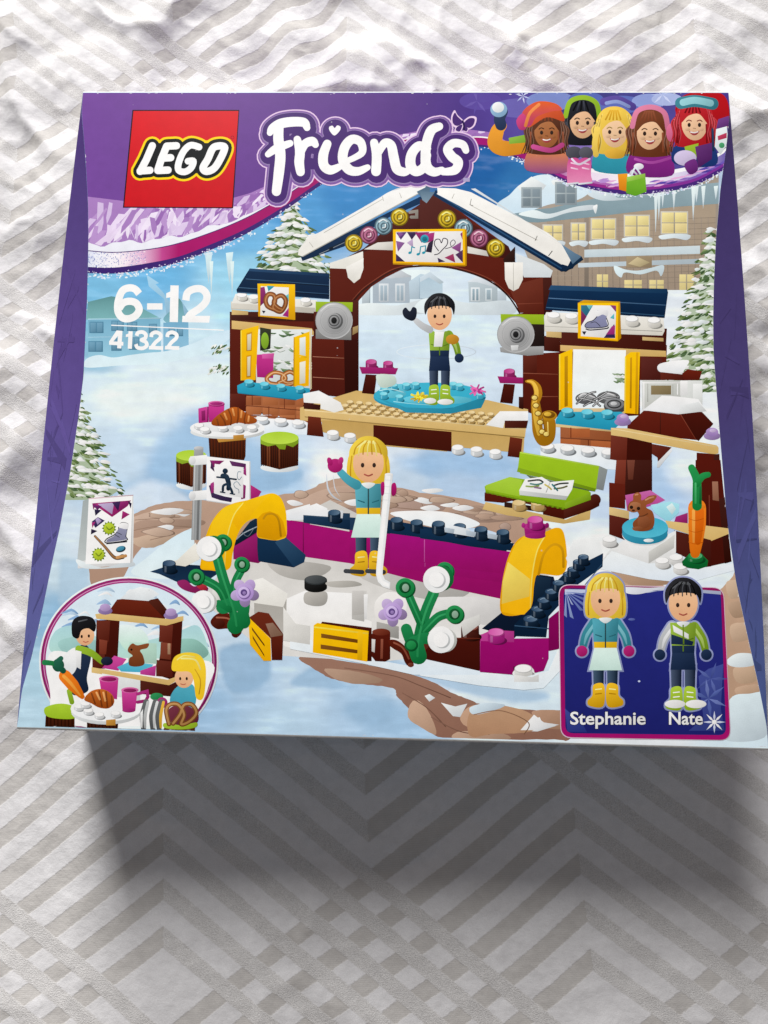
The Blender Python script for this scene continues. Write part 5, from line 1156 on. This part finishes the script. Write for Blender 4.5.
def flake(cx, cy, R, n, c1, c2, squash=1.0, a0=0.0):
    for k in range(n):
        a = a0 + 2 * math.pi * k / n; dx, dy = math.cos(a), math.sin(a) * squash
        poly([cx, cy, cx + dx * R * .45 - dy * R * .1, cy + dy * R * .45 + dx * R * .1, cx + dx * R, cy + dy * R, cx + dx * R * .45 + dy * R * .1, cy + dy * R * .45 - dx * R * .1], c1 if k % 2 else c2)
for k in range(7):
    a = .15 + k * .24; L = r_.uniform(60, 130); poly([64, 128, 64 + math.cos(a - .06) * L, 128 + math.sin(a - .06) * L, 64 + math.cos(a + .06) * L * .9, 128 + math.sin(a + .06) * L * .9], r_.choice(['8fa0d0', 'aab8de', '6f80ba']))
poly("600 470 640 440 700 420 690 600 705 690 560 690 620 640", '3a468e'); flake(650, 480, 70, 5, '5a68ac', '4a579c'); flake(640, 560, 80, 6, '5464a8', '6a78b6', a0=.4)
flake(664, 655, 46, 8, 'f2f4f8', 'cfd6e8'); ell(664, 655, 9, 9, 'ffffff'); poly("60 600 130 660 150 696 70 694", '33408c')
ell(330, 240, 14, 5, '5a68ac'); ell(360, 490, 5, 4, 'c0c8e0')
for x0, s, wd in ((83, "Stephanie", 302), (482, "Nate", 134)):
    text(s, x0, 664, 72, 'f5f5f7', wd, bold=.02, outline='17173c', ow=.05)
part("printed_peg_doll", "plain peg doll with yellow hair printed on the blue name panel")
view(550, 560, 190)
def haloed(*a, **k):
    halo_on('949dc8', 13); peg(*a, **k); halo_off(); peg(*a, **k)
haloed(224, 56, 534, 'f0cb40', '3f9db0', 'b0206f', '16304c', 'efb614', long_hair=True, hi='e6b71c', skirt=True)
part("printed_peg_doll", "plain peg doll with dark hair printed on the blue name panel")
view(550, 560, 190)
haloed(538, 74, 528, '17171b', '8db42c', '16263f', '1b2c4a', 'a4c62c', sleeve2='d9dcdf', hi='1b2c4a'); poly("495 262 560 300 560 320 500 290", 'eef0f0'); poly("490 300 580 330 575 345 490 340", '1b2c4a'); ell(505, 582, 42, 17, 'f4f4f2'); ell(590, 582, 42, 17, 'f4f4f2'); line("538 262 540 340", 6, '6a8a20')

ART.gloss = False
# --- violet banner across the top
part("printed_banner", "violet banner with ice shards and a magenta ribbon printed across the top")
view()
XS = np.linspace(80, 732, 160)
Dx = np.array([80, 88.5, 115, 149, 180, 213, 240, 262, 290, 321, 360, 420, 471, 490, 505, 540, 568, 611, 646, 688, 712, 732], float)
Dy = np.array([274, 274, 274.5, 270, 263, 250, 238, 226, 208, 186, 163, 149, 147.5, 149, 154, 170, 184, 194, 195, 188.5, 178, 166], float)
def sm(xk, yk):
    s = spline(np.c_[xk, yk], False, 10); return np.interp(XS, s[:, 0], s[:, 1])
D = sm(Dx, Dy)
def off(kx, ky): return np.interp(XS, kx, ky)
def band(lower, col, col2=None, ang=0, x0=0, x1=999, upper=None):
    m = (XS >= x0) & (XS <= x1); up = np.full(XS.shape, 92.9) if upper is None else upper
    p = np.vstack([np.c_[XS[m], up[m]], np.c_[XS[m], lower[m]][::-1]]); poly(p, col, col2, ang)
r_ = random.Random(31)
for k in range(650):     # frosty fringe under the ribbon
    i = r_.randrange(0, 159); x = XS[i] + r_.uniform(0, 4)
    if 255 < x < 500: dens = .25
    else: dens = 1
    if r_.random() > dens: continue
    y = np.interp(x, XS, D) + r_.uniform(-2.5, 2.0 if x > 260 else 4.0)
    ell(x, y, r_.uniform(.5, 1.6), r_.uniform(.4, 1.2), r_.choice(['d3e2ee', 'c3d8ea', 'cfcfe4', 'e4edf4']), n=7)
band(D - 1.0, '3f2a6e', '4a2f78', 0)
for k in range(420):
    i = r_.randrange(0, 159); x = XS[i] + r_.uniform(0, 4)
    if 235 < x < 500 and r_.random() < .7: continue
    y = np.interp(x, XS, D) - r_.uniform(-.5, 3.0); ell(x, y, r_.uniform(.3, 1.0), r_.uniform(.3, .8), r_.choice(['d5cfe4', 'b3a8cc', 'e4e4ee']), n=6)
RL = D - off([80, 150, 213, 262, 471, 505, 540, 611, 688, 732], [7, 7, 6.5, 6, 3, 3, 3.5, 5, 5, 5]); RU = D - off([80, 115, 150, 180, 213, 262, 321, 471, 490, 540, 568, 611, 688, 732], [24, 22.5, 21, 20.5, 18.5, 17, 14, 10, 10, 13, 17, 19, 18, 18])
# ribbon: frosty blue-white at left, magenta through the middle, white and violet at right
SEG = [(80, 'c9cfe6'), (98, 'dfe1ee'), (120, 'ece6f0'), (145, 'd9b3cf'), (165, 'b84a8c'), (182, 'a31a68'), (300, '9c1a68'), (480, '9a1a70'), (535, '96206e'), (560, 'a85a98'), (590, 'dfd2e4'), (640, 'eceaf2'), (690, 'c9c0dc'), (732, '6b5aa6')]
for (xa, ca), (xb, cb) in zip(SEG[:-1], SEG[1:]): band(RL, ca, cb, 0, xa - 4.1, xb + .1, RU)
for k in range(450):
    x = 86 + 60 * r_.random() ** 1.5; q = r_.random(); y = np.interp(x, XS, RU) * (1 - q) + np.interp(x, XS, RL) * q
    ell(x, y, r_.uniform(.25, .7), r_.uniform(.25, .6), r_.choice(['8e97c4', 'f3f4f9', 'aab2d6', '6f79b2', 'f7f7fa']), n=6)
band(RL, '9a2a7c', '7a3a96', 0, 545, 732, RL - 3.2); band(RL - 3, 'b06aa8', '6a5ab0', 0, 575, 732, RL - 5.5)
for k in range(40):
    x = r_.uniform(590, 720); y = np.interp(x, XS, RL) - r_.uniform(3, 9); stroke([x - 5, y + 1, x, y, x + 5, y - 1], [.6, 2.2, .6], r_.choice(['8a6ab8', '5a4aa4', 'b08ac8', 'd9a8d0', '4f3f94']), per=3)
line(np.c_[XS, RU + .4][XS < 330], .9, '4f2a70'); 
WU = RU - off([80, 105, 130, 160, 200, 240, 262, 300, 471, 540, 600, 650, 700, 732], [8, 7, 10, 8, 6, 3, 1.2, 1, 1, 3, 4.5, 5, 4, 3])
wv = WU + 1.6 * np.sin(XS / 7.0) * (XS < 240) + 1.0 * np.sin(XS / 3.1) * (XS < 220)
band(RU, 'eff0f4', 'dfe0ea', 90, 80, 732, wv)
IU = np.interp(XS, [80, 88, 105, 125, 180, 232, 250, 262, 321, 367, 422, 471, 490, 505, 520, 732], [196, 196.5, 198.5, 201, 203, 198, 193, 187.5, 165, 141, 130, 129.5, 132, 140, 155, 400])
band(np.minimum(wv, 999), 'a27cb8', '9a6fb2', 0, 80, 520, np.minimum(IU, wv - .3))
for k in range(190):
    x = r_.choice([r_.uniform(86, 270), r_.uniform(86, 270), r_.uniform(340, 505)]); a = np.interp(x, XS, IU); b = np.interp(x, XS, wv)
    if b - a < 4: continue
    y0 = a + (b - a) * r_.uniform(0, .7); H = (b - a) * r_.uniform(.35, .9); lean = r_.uniform(-1.1, .5); w = r_.uniform(1.5, 7.5)
    q = [(x, y0), (x + w, y0 + r_.uniform(-2, 2)), (x + w + lean * H * .5, y0 + H * .55), (x + lean * H + r_.uniform(0, 2), y0 + H), (x + lean * H * .7 - 1, y0 + H * .7)]
    q = np.array(q); q[:, 1] = np.clip(q[:, 1], np.interp(q[:, 0], XS, IU) + .2, np.interp(q[:, 0], XS, wv) - .2)
    poly(q, r_.choice(['dccee6', 'd2c1df', 'cab6d9', 'e2d8ea', 'b18fc4', '946aac', 'd8c8e2', 'a27cb8']))
PU = np.where(XS > 505, RU - off([505, 540, 732], [3, 4, 4]), IU)
BS = [(80, '734a96'), (240, '6a448e'), (400, '5a3c82'), (470, '4f3a84'), (520, '5a4c98'), (580, '47427e'), (640, '4c4a8c'), (700, '584c94'), (732, '4c3a84')]
for (xa, ca), (xb, cb) in zip(BS[:-1], BS[1:]): band(PU + .2, ca, cb, 0, xa - 4.1, xb + .1)
view(470, 80, 270)
for cx, cy, rx, ry, c in ((30, 60, 60, 36, '5c4a98'), (150, 80, 90, 40, '6a62a8'), (230, 60, 70, 40, '7a88c0'), (330, 55, 50, 30, '5a6ab0'), (430, 70, 70, 36, '5f6cb0'), (510, 60, 50, 30, '8a98cc'), (560, 55, 44, 26, 'a4b0d8'), (690, 60, 40, 30, '6a5aa0')):
    for q, cc in ((1, c),): ell(cx, cy, rx, ry * .7, cc)
flake(150, 46, 22, 6, 'c9cfe8', 'b4bce0', a0=.3); flake(548, 42, 34, 8, 'c4ccea', 'a8b4dc'); flake(20, 60, 40, 7, '6a5aa4', '5c4c98')
ART.gloss = True
part("printed_banner_dolls", "row of five plain peg dolls in winter clothes printed at the banner's right end")
view(470, 80, 270)
def bust(x, y, s, hair, skin, coat, lo=None, cap=None, band_=None, ang=0):
    blob([x - 1.25*s, y + 2.6*s, x - 1.15*s, y + 1.3*s, x - .5*s, y + .95*s, x + .5*s, y + .95*s, x + 1.15*s, y + 1.3*s, x + 1.3*s, y + 2.7*s], coat, lo or coat)
    blob([x - 1.1*s, y + .6*s, x - 1.15*s, y - .5*s, x - .6*s, y - 1.25*s, x + .4*s, y - 1.3*s, x + 1.1*s, y - .6*s, x + 1.15*s, y + .6*s, x + 1.2*s, y + 1.4*s, x + .6*s, y + 1.6*s, x - .6*s, y + 1.6*s, x - 1.2*s, y + 1.4*s], hair)
    for k in range(9):
        for sg in (-1, 1):
            q = .75 + k * .055; stroke([x + sg*q*s, y - .9*s + k*.08*s, x + sg*(q + .22)*s, y + .1*s, x + sg*(q + .1)*s, y + .8*s, x + sg*(q + .3 + .1*math.sin(k*2+x))*s, y + 1.55*s], [.04*s, .1*s, .1*s, .03*s], mixc(hair, (.22, -.3, .08)[k % 3]))
    ell(x, y + .2*s, .78*s, .98*s, mixc(skin, .08), mixc(skin, -.16), 60, ang)
    for sg in (-1, 1): ell(x + sg*.42*s, y + .5*s, .16*s, .1*s, mixc(skin, -.1))
    blob([x - .85*s, y + .1*s, x - .8*s, y - .75*s, x, y - 1.05*s, x + .75*s, y - .75*s, x + .85*s, y + .15*s, x + .3*s, y - .45*s, x - .35*s, y - .35*s], hair)
    for sg in (-1, 1): ell(x + sg*.32*s, y + .22*s, .1*s, .13*s, '33241f')
    blob([x - .32*s, y + .6*s, x, y + .66*s, x + .32*s, y + .58*s, x + .15*s, y + .82*s, x - .12*s, y + .84*s], 'a8444a'); stroke([x - .22*s, y + .66*s, x, y + .7*s, x + .22*s, y + .64*s], .07*s, 'f4ece8'); stroke([x - .06*s, y + .42*s, x + .08*s, y + .44*s], .06*s, mixc(skin, -.3)); [stroke([x + sg*.18*s, y - .02*s, x + sg*.34*s, y - .08*s, x + sg*.48*s, y], .06*s, mixc(hair, -.4)) for sg in (-1, 1)]
    for k in range(8):
        q = -1 + k * .29; stroke([x + q*s*1.05, y + 1.3*s, x + q*1.0*s, y + .2*s, x + q*.7*s, y - .7*s][:4] if abs(q) > .72 else [x + q*.8*s, y - .55*s, x + q*.4*s, y - 1.1*s], .1*s, '00000a' if k % 2 and hair[0] in '1' else ('8a4a30' if hair[0] in '56' else 'd9a52c' if hair[0] == 'e' else '7f1018' if hair[0] == 'b' else '3a3c48'))
    if cap: blob([x - 1.15*s, y - .1*s, x - 1.1*s, y - 1.0*s, x - .2*s, y - 1.6*s, x + .8*s, y - 1.3*s, x + 1.1*s, y - .5*s, x, y - .75*s], cap)
    if band_: stroke([x - 1.05*s, y - .2*s, x - .75*s, y - 1.1*s, x + .1*s, y - 1.35*s, x + .85*s, y - 1.0*s, x + 1.05*s, y - .1*s], .3*s, band_)
stroke("160 190 100 195 72 180 78 145 90 130", [34, 44, 44, 38, 30], 'e0952a'); stroke("88 128 84 110 92 90", 32, '2a3a5c'); ell(82, 84, 24, 22, '8fb4d4'); ell(80, 78, 17, 15, 'eef4f8'); poly("110 165 160 155 160 178 112 182", '86b03c')
bust(320, 112, 46, '1c1d24', 'e2b48c', '8a78b8', '7460a8', band_='8fb62c')
bust(218, 140, 45, '5a3220', 'a8683e', 'd88a3a', '8a4a7c', cap='d0562e'); blob("150 130 150 90 190 62 240 66 262 85 230 90 190 105 172 130", 'd8622c', 'a83a6a'); blob("140 140 132 115 150 95 162 115 158 140", 'c4407a'); stroke("196 70 170 95 158 130", 9, 'e88a4a'); stroke("180 190 230 200 262 185", 14, 'c04a8a')
bust(412, 138, 46, 'e8c24c', 'eec49c', '3a9cae', '2f8498'); stroke("362 140 355 180 358 212", 16, 'ecca5a'); stroke("462 150 464 190 470 225", 16, 'dcb440'); stroke("380 62 420 56 462 76", 22, '5a4a9a'); stroke("388 66 420 62 452 76", 10, '8a9ad0'); blob("382 204 410 196 442 204 432 222 394 222", 'd8a83a')
bust(512, 142, 48, '6e3a22', 'e9bd96', '8a2f86', '6d2470', band_='d67a9c', ang=8); ell(572, 150, 14, 26, 'd0688e'); stroke("470 225 520 235 590 215", 8, 'a84aa0'); ell(480, 246, 14, 9, 'e8e6f2')
blob("590 100 600 50 660 30 720 42 738 90 728 150 712 200 690 180 690 120", 'b01c24', '8f141c')
bust(638, 118, 46, 'b8202a', 'ecbf9a', '28407a', '1f3568', ang=-6); poly("610 190 650 180 640 250 618 240", '8fb02c'); poly("640 190 690 178 688 225 650 250", '5a2a6a'); stroke("600 66 640 60 690 68", 34, '3a7f8e'); stroke("606 64 640 58 684 66", 20, '8fc8d0'); ell(612, 222, 32, 22, 'cdbfe0'); blob("610 240 640 225 648 255 625 268", '6a2a78')
poly("700 140 730 128 735 180 712 212 696 190", 'dfe8ec'); poly("706 112 736 102 738 130 700 140", '6a3a80'); poly("704 160 730 150 730 165 706 172", 'b83a5a'); ell(716, 186, 8, 8, '4a9a6a'); stroke("690 140 692 200", 6, '1f3a5a')
ell(296, 207, 24, 18, '4a4a54'); ell(330, 207, 20, 17, '54545e')
for x in (298, 330): blob([x - 18, 228, x + 12, 226, x + 14, 270, x + 16, 290, x - 16, 296, x - 22, 280], 'c04a88', 'd88ab0'); stroke([x - 10, 236, x + 8, 240], 4, 'f0c4dc'); stroke([x - 10, 250, x + 8, 254], 4, 'f0c4dc'); stroke([x - 20, 296, x + 16, 292], 5, 'd6d9e2')
stroke("290 225 310 240 340 225", 6, 'e4d8ea')
stroke("455 268 462 258 474 268", 5, 'c9c9d2'); poly("420 268 448 266 446 318 424 312", 'e39a2c', 'c97a1c'); poly("446 276 498 266 502 318 470 330 444 322", '7db43a', '5f9a28'); stroke("458 276 470 250 486 270", 5, 'd8e4ea'); poly("446 276 498 266 499 278 447 290", '98c850')

ART.gloss = False
# --- brand square
part("printed_brand_logo", "red square logo with white bubble lettering edged in black and yellow")
view(80, 90, 170)
poly("237 90 720 90 692 535 194 532", '2a0c16'); poly("242 95 716 95 687 530 200 527", 'd01a26', 'c01824')
L_ = ["327 252 300 315 272 368", "272 366 316 363", "392 254 368 312 352 362", "394 254 436 252", "374 308 410 306", "352 364 398 362",
      "538 258 500 250 468 278 446 330 446 362 474 370 502 352 512 322 488 322", "635 252 602 262 578 312 556 352 572 368 606 354 634 312 654 262 635 252"]
for w, c in ((84, 'f2cd12'), (64, '14181a')):
    for s in L_: stroke(s, w, c, smooth=s.count(' ') > 7)
    if w == 84: poly("300 240 640 225 660 280 610 380 270 385", 'f2cd12')
    else: poly("330 240 640 240 650 280 610 375 280 380", '14181a')
for k, s in enumerate(L_): stroke(s, 33 if k != 6 else 30, 'f3f4f4', smooth=s.count(' ') > 7)
stroke("620 290 604 318 592 338", 9, '14181a', smooth=False); ring(689, 215, 7, 7, 2, '7a1020')

# --- series title
part("printed_title", "white rounded script title with violet and pink outlines")
view(240, 90, 250)
T_ = [("206 116 196 100 160 98 124 104 100 118 92 132", [22, 30, 32, 32, 28, 20]), ("120 108 118 150 124 200 120 250 112 312", [30, 34, 34, 34, 30]), ("86 198 112 180 154 164", [20, 28, 22]),
      ("176 152 184 190 182 222 186 252", [24, 32, 32, 28]), ("186 196 200 166 222 158 232 168", [22, 28, 30, 22]),
      ("268 166 256 200 258 232 278 246 306 236", [28, 32, 32, 30, 22]), ("318 222 352 208 376 190 370 160 344 152 322 176 316 214 334 244 362 250 392 238", [18, 20, 24, 28, 30, 32, 32, 32, 28, 20]),
      ("412 162 420 200 418 250", [26, 32, 32]), ("424 196 444 164 464 170 472 204 482 242 504 252 520 246", [22, 28, 30, 32, 32, 28, 20]),
      ("576 180 550 172 528 196 524 230 540 250 564 238 576 200", [24, 30, 32, 34, 32, 30, 24]), ("612 112 588 124 574 160 570 200 574 236 596 252 620 246", [26, 32, 32, 32, 34, 30, 22]),
      ("694 186 684 168 656 164 638 182 650 204 670 222 660 246 624 252", [22, 26, 28, 30, 32, 32, 30, 22])]
for dw, c, dx, dy in ((56, 'd9bfdc', 3, 6), (48, '7c5a9c', 3, 6), (38, '8f7aa8', 2, 5), (32, '4a2d70', 2, 4)):
    for s, w in T_:
        p = nums(s) + np.array([dx, dy]); stroke(p, [v + dw for v in w], c)
    ell(290 + dx, 122 + dy, 22 + dw * .48, 20 + dw * .48, c)
    poly(np.array([130, 190, 300, 220, 500, 220, 640, 220, 640, 245, 200, 240.]) .reshape(-1, 2) + np.array([dx, dy]), c)
for s, w in T_: stroke(s, [v * .94 for v in w], 'f4f4f6')
blob("290 140 276 126 274 114 284 110 291 117 299 109 309 114 306 126", 'f4f4f6')
for g, c in ((1.0, 'dcc4de'), (.74, '4a2d70')):
    for s in ("686 100 668 80 660 68 652 84 654 104 668 112", "686 102 704 86 722 88 718 108 704 118 692 112", "684 106 668 112 662 124 676 128", "688 108 700 118 696 128 688 124"):
        p = nums(s); m = p.mean(0); blob((m + (p - m) * (g * 1.25)), c)
stroke("684 96 688 108 688 122", 6, '2e1a50'); rect(686, 270, 20, 12, 'a9a0c4')

# --- age mark and set number
part("printed_age_mark", "white age lettering with a thin rule below it")
view(80, 230, 160)
W_ = 'f4f6f7'
stroke("284 306 264 284 236 278 204 292 184 340 182 390 202 420 232 426 266 412 284 382 270 352 240 342 208 350 188 376", 35, W_, cap=False, per=10)
line("322 367 396 367", 30, W_); line("454 266 450 442", 40, W_); poly("414 304 440 292 454 266 470 268 462 320 414 326", W_)
stroke("508 338 516 302 546 284 584 284 608 310 604 344 574 376 532 404 514 430", 35, W_, cap=False, per=10); poly("492 412 624 412 620 445 490 442", W_)
line("150 457 690 481", 5, W_)
part("printed_set_number", "small white set number lettering")
view(80, 230, 160)
poly("176 482 202 484 160 535 208 537 208 555 140 551 140 535", W_); line("194 484 188 568", 20, W_); line("243 486 239 570", 20, W_); poly("220 502 236 496 243 486 250 488 248 510 220 514", W_)
stroke("272 508 278 494 300 490 316 502 312 520 296 528 316 538 320 556 300 568 276 564 268 548", 18, W_, cap=False)
for dx in (0, 77): stroke([342 + dx, 514, 346 + dx, 498, 366 + dx, 491, 386 + dx, 502, 384 + dx, 520, 362 + dx, 540, 344 + dx, 564], 18, W_, cap=False); poly([332 + dx, 556, 400 + dx, 558, 398 + dx, 576, 330 + dx, 573], W_)
part("edge_wear", "pale worn flecks along the card folds")
view(); r_ = random.Random(77)
for k in range(150):
    q = r_.random()
    if q < .40: x = r_.uniform(20, 764); y = 726.2 + (x - 17) * .02835 - abs(r_.gauss(0, .5)); dx, dy = r_.uniform(.5, 5), 0
    elif q < .6: x = r_.uniform(86, 725); y = 93.2 + abs(r_.gauss(0, .4)); dx, dy = r_.uniform(.4, 3), 0
    elif q < .8: y = r_.uniform(110, 700); x = creaseL(y) + .5; dx, dy = 0, r_.uniform(.5, 3)
    else: y = r_.uniform(120, 700); x = creaseR(y) - .5; dx, dy = 0, r_.uniform(.5, 3)
    stroke([x, y, x + dx * .5 + r_.uniform(-.2, .2), y + dy * .5 + r_.uniform(-.1, .1), x + dx, y + dy], [.2, r_.uniform(.3, .8), .2], r_.choice(['d8d6d8', 'c4c0c8', 'e6e4e4']), per=3)
flush()

print('ink films', ART.layer)
